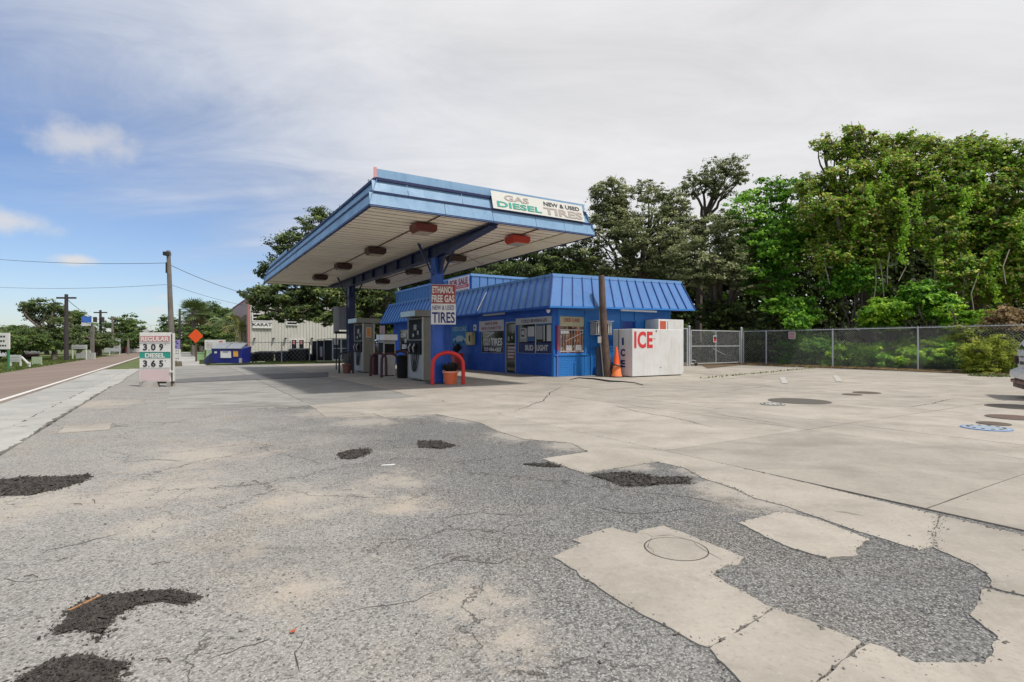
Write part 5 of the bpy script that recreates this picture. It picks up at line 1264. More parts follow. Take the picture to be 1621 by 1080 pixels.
# dumpster
DP = AT(337, 34.6); k_ = 34.6 / F
t = empty('dumpster', (DP.x, DP.y, 0), R(3), 'blue front load dumpster with grey ribbed lid and white label', 'dumpster')
m_db = mat('dumpster blue', (.010, .02, .24), .45, wear=.3); wd = 45 * k_
MB().hexa([(0.05, 0, .08), (wd, 0, .08), (wd, 1.2, .08), (.05, 1.2, .08), (-.05, -.12, 1.0), (wd + .05, -.12, 1.0), (wd + .05, 1.3, 1.15), (-.05, 1.3, 1.15)]).build('body', m_db, t, bevel=.015)
for i in range(2):
    x0 = -.06 + i * (wd / 2 + .05); x1 = x0 + wd / 2 + .02
    l_ = MB().slab4([(x0, -.18, 1.02), (x1, -.18, 1.02), (x1, .75, 1.36), (x0, .75, 1.36)], .03).build('lid', mat('lid grey', (.18, .20, .23), .5), t)
    for k in range(7):
        xx = x0 + .08 + k * (x1 - x0 - .12) / 7; MB().slab4([(xx, -.17, 1.04), (xx + .05, -.17, 1.04), (xx + .05, .72, 1.385), (xx, .72, 1.385)], .02).build('lid_rib', mat('lid rib', (.33, .36, .40), .5), l_)
MB().slab4([(.52, -.08, .42), (1.18, -.08, .42), (1.18, -.115, .86), (.52, -.115, .86)], .01).build('white_label', lt, t)
MB().slab4([(1.32, -.085, .5), (1.62, -.085, .5), (1.62, -.115, .86), (1.32, -.115, .86)], .01).build('orange_label', mat('label orange', (.75, .40, .06), .5), t)
MB().slab4([(.14, -.1, .72), (.3, -.1, .72), (.3, -.115, .84), (.14, -.115, .84)], .01).build('small_label', lt, t)
MB().slab4([(.7, -.12, .78), (1.0, -.12, .78), (1.0, -.123, .82), (.7, -.123, .82)], .004).build('print_mark', m_navy, t)
MB().hexa([(-.62, .1, .05), (-.0, .1, .05), (-.0, 1.1, .05), (-.62, 1.1, .05), (-.55, .1, .4), (-.0, .1, .85), (-.0, 1.1, .85), (-.55, 1.1, .4)]).build('side_chute', mat('dumpster dark blue', (.02, .03, .12), .5), t)
MB().box(wd - .12, wd + .03, -.16, -.05, .1, .4).build('fork_pocket', m_alu, t)
# white notice board with green base, small green box
t = empty('white_notice_board', AT(324, 40), 0, 'white notice board with red mark on a pale green base behind the dumpster', 'notice board')
k_ = 40 / F
MB().box(0, 32*k_, 0, .1, EYE - 9*k_, EYE + 7*k_).build('board', m_sb, t); MB().box(23*k_, 28*k_, -.01, -.001, EYE + 1*k_, EYE + 5*k_).build('red_mark', m_red, t)
for i in range(4): MB().box(2*k_, 13*k_, -.01, -.001, EYE - (5.5 - i * 2.6) * k_, EYE - (4.6 - i * 2.6)*k_).build('print_line', flat('pale print', (.5, .4, .36)), t)
MB().box(2*k_, 12*k_, .0, .1, 0, EYE - 9.3*k_).build('green_base', mat('pale green', (.30, .48, .24), .6), t)
t = empty('utility_box', AT(309.5, 42), 0, 'small pale green utility box on the grass under the orange sign', 'utility box')
MB().box(0, .44, 0, .4, 0, .6).build('case', mat('pale green', (.30, .48, .24)), t, bevel=.05); MB().box(-.02, .46, -.02, .42, .6, .66).build('top', mat('pale green', (.3, .48, .24)), t)
# orange diamond road sign
op = AT(309.7, 40); k_ = 40 / F
t = empty('road_work_sign', (op.x, op.y, 0), 0, 'orange diamond road sign on a post before the palms', 'road sign')
MB().hexa([(0, 0, EYE + 2*k_), (11.5*k_, 0, EYE + 13*k_), (11.5*k_, .02, EYE + 13*k_), (0, .02, EYE + 2*k_), (-11.5*k_, 0, EYE + 13*k_), (0, 0, EYE + 24*k_), (0, .02, EYE + 24*k_), (-11.5*k_, .02, EYE + 13*k_)])
d_ = MB(); c4 = [(0, EYE + 1.5*k_), (11.8*k_, EYE + 12.8*k_), (0, EYE + 24*k_), (-11.8*k_, EYE + 12.8*k_)]
d_.v = [(x, 0, z) for x, z in c4] + [(x, .02, z) for x, z in c4]; d_.f = [(0, 1, 2, 3), (7, 6, 5, 4)] + [(i, i+4, (i+1) % 4 + 4, (i+1) % 4) for i in range(4)]
d_.build('plate', mat('sign orange', (.90, .10, .01), .5, wear=.1), t)
MB().box(-.05, .05, .03, .1, 0, EYE + 20*k_).build('post', mat('brown post', (.12, .08, .06), .8), t)

# ================================================================== POLES AND WIRES
m_con = mat('grey wooden pole', (.20, .18, .165), .9, wear=.5, wscale=2, dirt=(.09, .08, .07))
pb = AT(274, 36); tpp = PZ(266.6, 397, 36)
t = empty('light_pole', (pb.x, pb.y, 0), 0, 'grey pole with a small lamp on top behind the price sign', 'pole')
MB().tube([(0, 0, -.05), (tpp - pb) * .5 + Vector((-.02, 0, 0)), tpp - pb], [.2, .16, .12], 10).build('shaft', m_con, t, smooth=True)
q = tpp - pb; MB().box(q.x - .2, q.x + .12, -.3, .12, q.z - .35, q.z - .1).build('lamp_head', m_blk, t, bevel=.02); MB().box(q.x - .1, q.x - .02, -.15, .0, q.z - 1.5, q.z - .8).build('control_box', m_blk, t)
def upole(px, py_b, top, Y, arm, label, boxes=(), dark=True):
    p = AT(px, Y); h = EYE + (HZ - top) / F * Y; k_ = Y / F
    t = empty('utility_pole', (p.x, p.y, 0), 0, label, 'utility pole')
    mm = mat('dark pole', (.05, .04, .045), .9) if dark else m_con
    MB().tube([(0, 0, 0), (-.0, 0, h)], [.018 * Y / 5 if False else .17, .12], 8).build('shaft', mm, t)
    if arm: MB().box(-arm, arm, -.06, .06, h - .35, h - .22).build('crossarm', mm, t)
    for x, z in boxes: MB().lathe([(.19, h + z), (.19, h + z + .55), (.1, h + z + .6)], 10, (x, -.25)).build('transformer', mm, t)
    return t, h
upole(105, 572, 466, 42, .75, 'dark wooden utility pole nearest on the grass across the road')
upole(159, 566, 491, 62, .75, 'distant utility pole with two transformers across the road', ((-.42, -1.4), (.42, -1.4)))
upole(178, 565, 501, 75, .6, 'thin far utility pole right of the one with transformers', dark=False)
upole(284.5, 560, 489, 70, 0, 'thin dark pole just right of the grey lamp pole')
upole(203, 558, 537, 70, 0, 'short white post far down the road', dark=False)
def wire(P, sag, r, label, group=None):
    pts = []
    for i in range(len(P) - 1):
        for k in range(12): u = k / 12; q = P[i].lerp(P[i+1], u); pts.append(q - Vector((0, 0, sag * 4 * u * (1 - u))))
    pts.append(P[-1]); o = MB().tube(pts, r, 4, False).build('overhead_wire', m_gap); return tag(o, label, 'wire', group)
wire([PZ(-80, 409, 46), PZ(-0, 411, 42), PZ(262, 416.5, 36)], .15, .018, 'upper overhead wire running left from the grey lamp pole')
wire([PZ(270, 420, 36), PZ(420, 472, 44)], .25, .018, 'overhead wire slanting right from the lamp pole to the oak')
wire([PZ(-80, 450, 42), PZ(264, 450.5, 36)], .3, .013, 'lower overhead wire running left from the grey lamp pole')
wire([PZ(268, 450, 36), PZ(440, 491, 50)], .3, .012, 'thin lower wire slanting right behind the warehouse corner')
wire([PZ(-60, 513, 60), PZ(105, 516, 42)], .1, .02, 'low dark wire ending at the near utility pole')
for i, yy in enumerate((503, 512, 521)): wire([PZ(105, yy - 30 + i * 12, 42), PZ(159, yy + 3, 62), PZ(178, yy + 4, 75), PZ(300, yy + 14, 120)], .3, .02, ('top', 'middle', 'bottom')[i] + ' of the three far wires along the road', 'far wires along the road')

# ================================================================== FAR LEFT ROADSIDE
def signbox(name, px0, px1, py0, py1, Y, m, label, legs=True, rows=0, legm=None, cat='sign', rowm=None):
    k_ = Y / F; t = empty(name, AT(px0, Y), 0, label, cat); w = (px1 - px0) * k_
    z0, z1 = EYE + (HZ - py1) * k_, EYE + (HZ - py0) * k_
    MB().box(0, w, 0, .08, z0, z1).build('board', m, t)
    for i in range(rows):
        zz_ = z1 - (i + .8) * (z1 - z0) / (rows + .6); x = .1 * w
        while x < .85 * w: ww = random.uniform(.05, .12) * w; MB().box(x, x + ww, -.012, -.001, zz_ - .04 * (z1 - z0), zz_ + .05 * (z1 - z0)).build('print_block', rowm or m_blk, t); x += ww + .04 * w
    if legs:
        for x in (.03 * w, .93 * w): MB().box(x, x + .07, .01, .07, -.05, z0 - .001).build('leg', legm or m_sb, t)
    return t
signbox('roadside_sign', -22, 14, 527, 553, 27, m_sb, 'white sign board with black print on green posts at the left edge', True, 3, mat('green post', (.05, .25, .10), .6))
signbox('roadside_board', 15, 32, 562, 573, 31, mat('board pale grey', (.50, .52, .50), .6), 'pale low board on white legs left of the grassy bank', True, 2, rowm=flat('board mid print', (.36, .38, .37)))
signbox('roadside_board', 50, 65, 565, 576, 33, mat('board pale green', (.38, .46, .30), .6), 'pale green tilted board on the grass near the road', True, 0)
signbox('roadside_sign', 113, 137, 546, 552.5, 46, mat('sign grey', (.52, .54, .56), .6), 'low wide white street sign right of the near utility pole', True, 1, rowm=flat('sign dim', (.3, .32, .35)))
signbox('white_wall_sign', 172, 190, 536, 556, 66, mat('sign grey', (.52, .54, .56)), 'small white shop sign far across the road', True, 2, rowm=flat('sign dim', (.3, .32, .35)))
t = signbox('billboard', 129, 144, 501, 516, 55, mat('billboard blue', (.06, .18, .62), .5), 'blue billboard above the trees across the road', False, 0, cat='billboard')
MB().box(0, 15*55/F, -.03, -.005, EYE + (HZ - 516) * 55/F, EYE + (HZ - 511) * 55/F).build('lower_panel', m_sb, t); MB().box(.8, 1.1, .1, .3, 0, EYE + (HZ - 516) * 55/F).build('mast', m_con, t)
t = empty('white_low_wall', AT(120, 47), 0, 'low white wall and fence panels beneath the wide street sign', 'wall')
for i in range(4): MB().box(i * .42, i * .42 + .38, 0, .12, -.05, .25 + .12 * i % .3 + .25).build('wall_panel', mat('board pale grey', (.5, .52, .5)), t)
t = empty('white_house', AT(165, 85), 0, 'pale house glimpsed far across the road between the trees', 'building')
MB().box(0, 5, 0, 6, 0, 2.8).build('wall', mat('house pale', (.5, .5, .48), .8), t); MB().hexa([(-.4, -.4, 2.8), (5.4, -.4, 2.8), (5.4, 6.4, 2.8), (-.4, 6.4, 2.8), (1, 2.8, 4), (4, 2.8, 4), (4, 3.2, 4), (1, 3.2, 4)]).build('roof', mat('house roof', (.25, .25, .26), .9), t)
MB().box(1, 1.9, -.03, -.001, .9, 2).build('window', m_gl, t); MB().box(3, 3.9, -.03, -.001, .1, 2.1).build('door', m_wrd, t)
cc = AT(48, 46); car('parked_car', (cc.x, cc.y, 0), R(178), m_cw, 'white car parked under the trees across the road')
# flat plank and log barrier in the grass
t = empty('white_barrier', AT(34, 30), 0, 'white slanted barrier plank between the two low boards', 'barrier')
MB().slab4([(0, 0, .62), (0, 0, .52), (.42, 0, .12), (.45, 0, .2)], .05).build('plank', lt, t); MB().box(.4, .46, 0, .06, -.05, .3).build('stub', lt, t)

# ================================================================== VEGETATION
DENS = 4.2; NLEAF = [0]
def leaf_mesh(name, C, NR, size, asp, lv, m, parent=None):
    """one quad leaf per row of C"""
    n = len(C); NLEAF[0] += n; NR = NR / (np.linalg.norm(NR, axis=1, keepdims=True) + 1e-9)
    rv = rng.normal(size=(n, 3)); U = np.cross(NR, rv); U /= (np.linalg.norm(U, axis=1, keepdims=True) + 1e-9); V = np.cross(NR, U)
    s = (size * rng.uniform(.6, 1.35, n))[:, None]
    P = np.empty((n, 4, 3)); P[:, 0] = C - U * s * .5; P[:, 1] = C + V * s * asp * .5 + U * s * .05; P[:, 2] = C + U * s * .5; P[:, 3] = C - V * s * asp * .5 + U * s * .05
    me = bpy.data.meshes.new(name); me.vertices.add(4 * n); me.loops.add(4 * n); me.polygons.add(n)
    me.vertices.foreach_set('co', P.reshape(-1).astype(np.float32)); me.loops.foreach_set('vertex_index', np.arange(4 * n, dtype=np.int32))
    me.polygons.foreach_set('loop_start', np.arange(0, 4 * n, 4, dtype=np.int32))
    at = me.attributes.new('lv', 'FLOAT', 'POINT'); at.data.foreach_set('value', np.repeat(lv, 4).astype(np.float32))
    me.materials.append(m); me.update(calc_edges=True)
    o = bpy.data.objects.new(name, me); COL.objects.link(o)
    if parent: o.parent = parent
    return o
def blob_leaves(c, r, dens, size, clump=.45, droop=0.0, flatc=.42):
    """leaves of one limb's foliage: sub-clumps spread through an ellipsoid, leaves on each clump's upper shell"""
    c = np.array(c); r = np.array(r); area = (r[0] * r[2] + r[0] * r[1]) * 3.0
    nc = max(6, int(area / (clump ** 2) * .85))
    d = rng.normal(size=(nc, 3)); d /= np.linalg.norm(d, axis=1, keepdims=True)
    rad = rng.uniform(.35, 1.0, nc) ** .6 * rng.uniform(.8, 1.12, nc)
    cc_ = c + d * r * rad[:, None]
    if droop: cc_[:, 2] -= droop * rng.random(nc) ** 2
    m = max(8, int(DENS * dens * clump ** 2 / size ** 2))
    cs = clump * rng.lognormal(-.1, .4, nc)
    D = rng.normal(size=(nc, m, 3)); D /= np.linalg.norm(D, axis=2, keepdims=True); D[:, :, 2] *= flatc
    rr = rng.uniform(.35, 1.05, (nc, m, 1))
    P = cc_[:, None] + D * rr * cs[:, None, None]
    Nn = D * .5 + np.array([.12, -.3, .75]) + rng.normal(size=(nc, m, 3)) * .5 + d[:, None] * .35
    lv = np.clip(rng.normal(.45, .27, (nc, 1)) + rng.normal(0, .17, (nc, m)), 0, 1)
    return P.reshape(-1, 3), Nn.reshape(-1, 3), lv.reshape(-1)
def limb(mb, p, q, r0, r1, wob=.3, n=6):
    p, q = Vector(p), Vector(q); pts = []; rad = []
    o = Vector((0, 0, 0))
    for k in range(n + 1):
        u = k / n; b = p.lerp(q, u); o = o + Vector((random.gauss(0, wob * .35), random.gauss(0, wob * .35), random.gauss(0, wob * .25)))
        w = o * math.sin(u * math.pi); pts.append(b + w + Vector((0, 0, wob * .6 * math.sin(u * math.pi)))); rad.append(r0 + (r1 - r0) * u)
    mb.tube(pts, rad, 6, False); return pts
m_bark = mat('oak bark', (.13, .105, .085), .95, wear=.5, wscale=3, bump=.8, bscale=18, dirt=(.05, .042, .035))
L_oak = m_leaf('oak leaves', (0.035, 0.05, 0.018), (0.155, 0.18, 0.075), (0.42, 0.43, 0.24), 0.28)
L_oakd = m_leaf('shaded oak leaves', (0.015, 0.026, 0.009), (0.06, 0.095, 0.025), (0.2, 0.25, 0.075), 0.25)  # darker copy of the oak leaves, shade put into the colour
L_grn = m_leaf('bright green leaves', (0.02, 0.07, 0.006), (0.1, 0.28, 0.02), (0.34, 0.55, 0.07), 0.33)
L_vine = m_leaf('vine leaves', (0.035, 0.055, 0.01), (0.2, 0.25, 0.04), (0.58, 0.56, 0.15), 0.35)
L_vin2 = m_leaf('vine leaves green', (0.025, 0.08, 0.006), (0.15, 0.34, 0.02), (0.46, 0.6, 0.06), 0.35)
L_yel = m_leaf('yellow green growth', (0.12, 0.17, 0.015), (0.28, 0.34, 0.04), (0.44, 0.46, 0.1), 0.4)
L_far = m_leaf('distant leaves', (0.03, 0.055, 0.015), (0.07, 0.12, 0.03), (0.18, 0.24, 0.07), 0.3)
L_dist = m_leaf('distant grey leaves', (0.035, 0.06, 0.02), (0.09, 0.13, 0.045), (0.22, 0.25, 0.11), 0.3)
L_turf = m_leaf('turf leaves', (.05, .075, .02), (.10, .14, .035), (.20, .22, .08), .2)
L_dead = m_leaf('dry brown leaves', (.10, .06, .03), (.22, .15, .07), (.40, .28, .14), .2)
def jit(bl, k=.16):
    if len(bl) > 3:
        bl = list(bl)
        for c, r_ in list(bl):
            if random.random() < .6:
                a = random.uniform(-.5, 1.6); sd = random.choice((-1, 1)); q = random.uniform(.28, .5)
                bl.append((Vector(c) + Vector((sd * math.cos(a) * r_[0] * 1.1, random.uniform(-.6, .4) * r_[1], math.sin(a) * r_[2] * .95)), tuple(x * q for x in r_)))
    return [(Vector(c) + Vector((random.gauss(0, k) * r_[0], random.gauss(0, k) * r_[1], random.gauss(0, k * .6) * r_[2])), tuple(q * random.uniform(.82, 1.2) for q in r_)) for c, r_ in bl]
def tree(name, base, blobs, leafm, label, cat='tree', group=None, size=.2, clump=.5, dens=2.6, tr=.28, fork=.35, asp=.6, droop=0, sub=3, bark=None, extra=None):
    blobs = jit(blobs); base = Vector(base); t = empty(name, (base.x, base.y, 0), random.uniform(0, .0), label, cat, group)
    Ps, Ns, Ls = [], [], []; mb = MB()
    cs = [Vector(b[0]) for b in blobs]; cz = max(c.z for c in cs); ctr = sum(cs, Vector((0, 0, 0))) / len(cs)
    fk = base.lerp(Vector((ctr.x, ctr.y, 0)), .25); fk.z = max(.4, (min(c.z for c in cs)) * .75 if fork is None else cz * fork)
    limb(mb, base - base - Vector((0, 0, .1)), fk - Vector((base.x, base.y, 0)), tr, tr * .75, .15)
    for (c, r) in blobs:
        P, Nn, lv = blob_leaves(c, r, dens, size, clump, droop); Ps.append(P); Ns.append(Nn); Ls.append(lv)
        q = Vector(c) - Vector((base.x, base.y, 0)); f0 = fk - Vector((base.x, base.y, 0))
        pts = limb(mb, f0, q, tr * .5, .04, .5, 7)
        for s in range(sub):
            k = random.randint(3, 7); d = Vector((random.uniform(-1, 1) * r[0], random.uniform(-1, 1) * r[1], random.uniform(-.4, 1) * r[2])) * .85
            limb(mb, pts[min(k, len(pts)-1)], q + d, tr * .16, .012, .25, 5)
    mb.build('trunk', bark or m_bark, t, smooth=True)
    P = np.concatenate(Ps) - np.array([base.x, base.y, 0]); Nn = np.concatenate(Ns); lv = np.concatenate(Ls)
    ok = P[:, 2] > .02
    leaf_mesh('crown', P[ok], Nn[ok], size, asp, lv[ok], leafm, t)
    if extra:
      for em, frac, sz in extra:
        n = int(len(P) * frac); idx = rng.choice(len(P), n, replace=False); idx = idx[P[idx, 2] > .1]
        leaf_mesh('climbing_vine', P[idx] + rng.normal(size=(len(idx), 3)) * .12, Nn[idx], sz, .75, np.clip(rng.normal(.5, .25, len(idx)), 0, 1), em, t)
    return t
def B(px, py, Y, rx, rz=None, ry=None): rz = rz or rx * .8; return (PZ(px, py, Y), (rx, ry or rx, rz))

# live oaks behind the shop and over the warehouse yard
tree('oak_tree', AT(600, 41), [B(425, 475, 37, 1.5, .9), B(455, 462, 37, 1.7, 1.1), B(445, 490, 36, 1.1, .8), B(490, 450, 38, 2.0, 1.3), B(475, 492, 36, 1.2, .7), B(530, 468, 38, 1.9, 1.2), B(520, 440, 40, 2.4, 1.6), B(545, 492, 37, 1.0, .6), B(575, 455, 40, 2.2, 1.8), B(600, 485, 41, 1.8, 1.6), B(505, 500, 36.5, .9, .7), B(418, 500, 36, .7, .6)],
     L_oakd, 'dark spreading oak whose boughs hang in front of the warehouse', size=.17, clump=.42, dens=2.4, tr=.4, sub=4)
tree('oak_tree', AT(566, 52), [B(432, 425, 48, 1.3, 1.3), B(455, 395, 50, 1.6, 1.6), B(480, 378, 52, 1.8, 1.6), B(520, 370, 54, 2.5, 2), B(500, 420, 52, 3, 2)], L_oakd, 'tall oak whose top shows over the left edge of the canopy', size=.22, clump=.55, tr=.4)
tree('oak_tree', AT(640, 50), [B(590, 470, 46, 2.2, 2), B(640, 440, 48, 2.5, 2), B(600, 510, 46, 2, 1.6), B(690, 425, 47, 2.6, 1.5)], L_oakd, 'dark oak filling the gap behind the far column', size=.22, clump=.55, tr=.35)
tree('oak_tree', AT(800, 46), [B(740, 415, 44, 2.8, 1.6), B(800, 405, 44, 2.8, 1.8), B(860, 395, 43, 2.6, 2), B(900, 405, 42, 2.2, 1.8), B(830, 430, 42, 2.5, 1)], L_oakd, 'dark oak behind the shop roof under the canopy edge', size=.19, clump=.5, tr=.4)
tree('oak_tree', AT(1000, 44), [B(955, 312, 43, 1.5, 1.4), B(985, 305, 43, 1.5, 1.1), B(1022, 305, 44, 1.7, 1.2), B(1060, 325, 43, 1.7, 1.3), B(940, 365, 42, 1.7, 1.6), B(985, 350, 43, 2, 1.7), B(1035, 355, 42, 2.1, 1.7), B(930, 405, 42, 1.7, 1.2), B(980, 425, 41, 2, .9), B(1040, 405, 41, 2.1, 1.5), B(1085, 375, 41, 1.8, 1.5), B(1078, 332, 42, 1.5, 1.2), B(1000, 380, 41, 2.2, 1.6), B(1060, 385, 40, 2, 1.6), B(965, 340, 43, 1.6, 1.4), B(1125, 365, 40, 1.6, 1.2), B(1150, 345, 40, 1.3, 1.0)],
     L_oak, 'broad grey green oak rising above the middle of the shop roof', size=.16, clump=.38, dens=1.8, tr=.42, sub=5, fork=.4)
tree('oak_tree', AT(1105, 45), [B(1102, 292, 43, 1.1, 1.3), B(1130, 275, 43, 1.4, 1.1), B(1158, 268, 43, 1.2, .8), B(1172, 282, 43, .8, .5), B(1135, 300, 43, 1.0, .8)], L_oak, 'open topped oak standing highest above the shop, sky between its limbs', size=.16, clump=.34, dens=1.9, tr=.3, sub=3, fork=.74)
tree('oak_tree', AT(1140, 40), [B(1100, 400, 38, 1.8, 1.3), B(1145, 375, 38, 1.9, 1.4), B(1170, 410, 37, 1.8, 1.3), B(1120, 435, 37, 1.6, .9), B(1180, 445, 36, 1.5, 1), B(1075, 420, 39, 1.7, 1.2)], L_oak, 'low leaning oak with bare forked limbs beyond the right end of the roof', size=.15, clump=.36, dens=1.9, tr=.38, sub=4, fork=.32)
# bright green trees
tree('green_tree', AT(1215, 40), [B(1215, 305, 39, 1.3, 1.1), B(1240, 320, 39, 1.4, 1.4), B(1190, 335, 38, 1.7, 1.4), B(1225, 370, 37, 1.9, 1.6), B(1190, 390, 37, 1.6, 1.3), B(1245, 410, 36, 1.7, 1.3), B(1265, 370, 38, 1.5, 1.6), B(1220, 445, 36, 1.6, 1)], L_grn, 'bright green leafy tree between the grey oaks and the vine covered trees', size=.2, clump=.42, dens=2.2, asp=.7)
# vine covered giants
tree('vine_covered_tree', AT(1375, 36), [B(1290, 285, 35, 1.2, .9), B(1330, 235, 35, 1.2, .9), B(1365, 225, 35, 1.4, .8), B(1410, 222, 35, 1.5, .8), B(1455, 235, 34, 1.5, .9), B(1345, 275, 34, 1.6, 1.3), B(1400, 270, 34, 1.8, 1.4), B(1450, 285, 33, 1.6, 1.4), B(1300, 330, 34, 1.5, 1.2), B(1350, 335, 33, 1.7, 1.4), B(1405, 330, 33, 1.6, 1.5), B(1320, 385, 33, 1.5, 1.4), B(1375, 395, 33, 1.3, 1.5), B(1430, 370, 33, 1.2, 1.6)],
     L_vine, 'tallest olive tree draped in climbing vines behind the fence', size=.17, clump=.36, dens=2.0, droop=.5, tr=.5, sub=4, extra=[(L_vin2, .22, .2), (L_dead, .07, .16), (L_grn, .08, .2)])
tree('vine_covered_tree', AT(1540, 33), [B(1500, 250, 33, 1.4, .9), B(1545, 232, 33, 1.5, .7), B(1590, 245, 32, 1.5, .8), B(1640, 262, 31, 1.8, 1), B(1490, 310, 32, 1.6, 1.3), B(1545, 290, 32, 1.7, 1.4), B(1600, 305, 31, 1.6, 1.4), B(1500, 370, 31, 1.3, 1.5), B(1560, 360, 31, 1.6, 1.4), B(1615, 375, 30, 1.5, 1.5), B(1530, 430, 30, 1.3, 1.4), B(1590, 440, 30, 1.3, 1.3), B(1650, 350, 30, 2, 2), B(1700, 300, 31, 2, 2), B(1700, 420, 30, 2, 2)],
     L_vine, 'wide vine hung tree at the right edge above the yellow green bush', size=.17, clump=.36, dens=2.0, droop=.5, tr=.5, sub=4, extra=[(L_vin2, .2, .2), (L_dead, .09, .16), (L_grn, .2, .2)])
# hanging vine curtains
def curtains(parent_label, spans, m, name='vine_curtain'):
    Ps, Ns = [], []
    for (px, y0, y1, Y, w) in spans:
        a_, b_ = PZ(px, y0, Y), PZ(px, y1, Y); n = int((a_.z - b_.z) * 160 * w)
        u = rng.random(n); x = a_.x + rng.normal(0, .16 * w, n) + .15 * np.sin(u * 7 + px); z = a_.z + (b_.z - a_.z) * u; y = Y - .3 + rng.normal(0, .15, n)
        Ps.append(np.stack([x, y, z], 1)); Ns.append(np.stack([rng.normal(0, .5, n), -1 + rng.normal(0, .4, n), rng.normal(.4, .4, n)], 1))
    P = np.concatenate(Ps); o = leaf_mesh(name, P, np.concatenate(Ns), .15, .7, np.clip(rng.normal(.6, .2, len(P)), 0, 1), m); return tag(o, parent_label, 'vines', kind='stuff')
curtains('hanging leafy vines draped down between the tall trees on the right', [(1396, 250, 300, 32.2, .4), (1350, 330, 380, 32.4, .4), (1480, 395, 470, 30.6, .5), (1545, 270, 330, 31, .5), (1610, 330, 400, 29.2, .6), (1425, 300, 420, 31.5, .8), (1372, 290, 330, 32, .5), (1448, 310, 395, 31.8, .6), (1520, 300, 360, 30.5, .9), (1566, 400, 480, 29.5, .6)], L_vin2)
mb = MB()
for (px, y0, y1, Y) in ((1386, 420, 480, 32), (1392, 410, 470, 32), (1408, 400, 450, 32), (1422, 400, 445, 31.5), (1480, 380, 470, 31), (1520, 400, 480, 30), (1550, 430, 500, 29), (1598, 395, 450, 29), (1450, 300, 380, 32), (1378, 300, 390, 33), (1310, 380, 450, 33)):
    a_, b_ = PZ(px, y0, Y), PZ(px + random.uniform(-8, 8), y1, Y - .3); mb.tube([a_, a_.lerp(b_, .5) + Vector((random.gauss(0, .2), 0, 0)), b_], .025, 5)
o = mb.build('bare_vine_stems', mat('pale vine stem', (.30, .26, .2), .9)); tag(o, 'bare woody vine stems hanging among the tall trees', 'vines', kind='stuff')
# bushes
def bush(px, py, Y, rx, rz, m, label, sz=.17, cl=.3, n=5, dens=2.4, asp=.65, grp='bushes behind the fence'):
    bl = []
    for i in range(n): bl.append((PZ(px + random.uniform(-1, 1) * rx * .6 * F / Y, py + random.uniform(-.7, .8) * rz * .6 * F / Y, Y + random.uniform(-.5, .8)), (rx * .55, rx * .55, rz * .5)))
    tree('bush', AT(px, Y + .3), bl, m, label, 'bush', grp, size=sz, clump=cl, dens=dens, tr=.06, fork=.2, asp=asp, sub=1)
bush(1262, 492, 33.6, 2.0, 1.5, L_grn, 'bright green bush over the fence by the pink notice', .2)
bush(1345, 450, 33, 1.8, 1.9, L_grn, 'rounded green bush taller than the fence under the vine tree', .18)
bush(1415, 495, 31, 2.0, 1.1, L_vin2, 'dark green feathery bush over the fence, left of the third post', .18)
bush(1475, 478, 30, 1.8, 1.5, L_grn, 'tall feathery green bush behind the third fence post', .18)
bush(1225, 520, 35, 1.8, 1.2, L_oakd, 'dim dark bush just right of the gate', .16)
bush(1535, 515, 27.5, 1.5, 1.2, L_vin2, 'green creeper bush above the fence near the right edge', .16)
bush(1300, 556, 34.2, 2.6, 1.3, L_grn, 'low leafy growth pressed against the fence below the pink notice', .15, .26, 12)
bush(1390, 560, 31.7, 2.6, 1.2, L_vin2, 'low leafy growth along the fence between second and third posts', .15, .26, 12)
bush(1430, 568, 30.2, 1.8, .9, L_grn, 'small bright weeds at the foot of the third fence post', .13, .24, 10)
bush(1500, 562, 28.4, 2.2, 1.2, L_vin2, 'dim tangled growth behind the last stretch of fence', .15, .26, 12)
bush(1572, 566, 24.0, 1.35, 1.25, L_yel, 'yellow green bush spilling over the fence beside the white car', .09, .2, 14, 2.4, .4)
bush(1560, 525, 25, 1.3, .9, L_vine, 'pale olive bush behind the yellow green one', .12, .25, 5)
bush(1605, 500, 25, 1.2, 1.0, L_dead, 'brownish bush behind the fence above the white car', .12, .28, 4)
bush(1150, 505, 38, 2.2, 1.6, L_oakd, 'dim bush behind the gate', .17)
bush(1145, 475, 39, 1.2, 1.1, L_grn, 'leafy sapling above the gate, beneath the leaning oak', .16, .3, 4, 1.5)
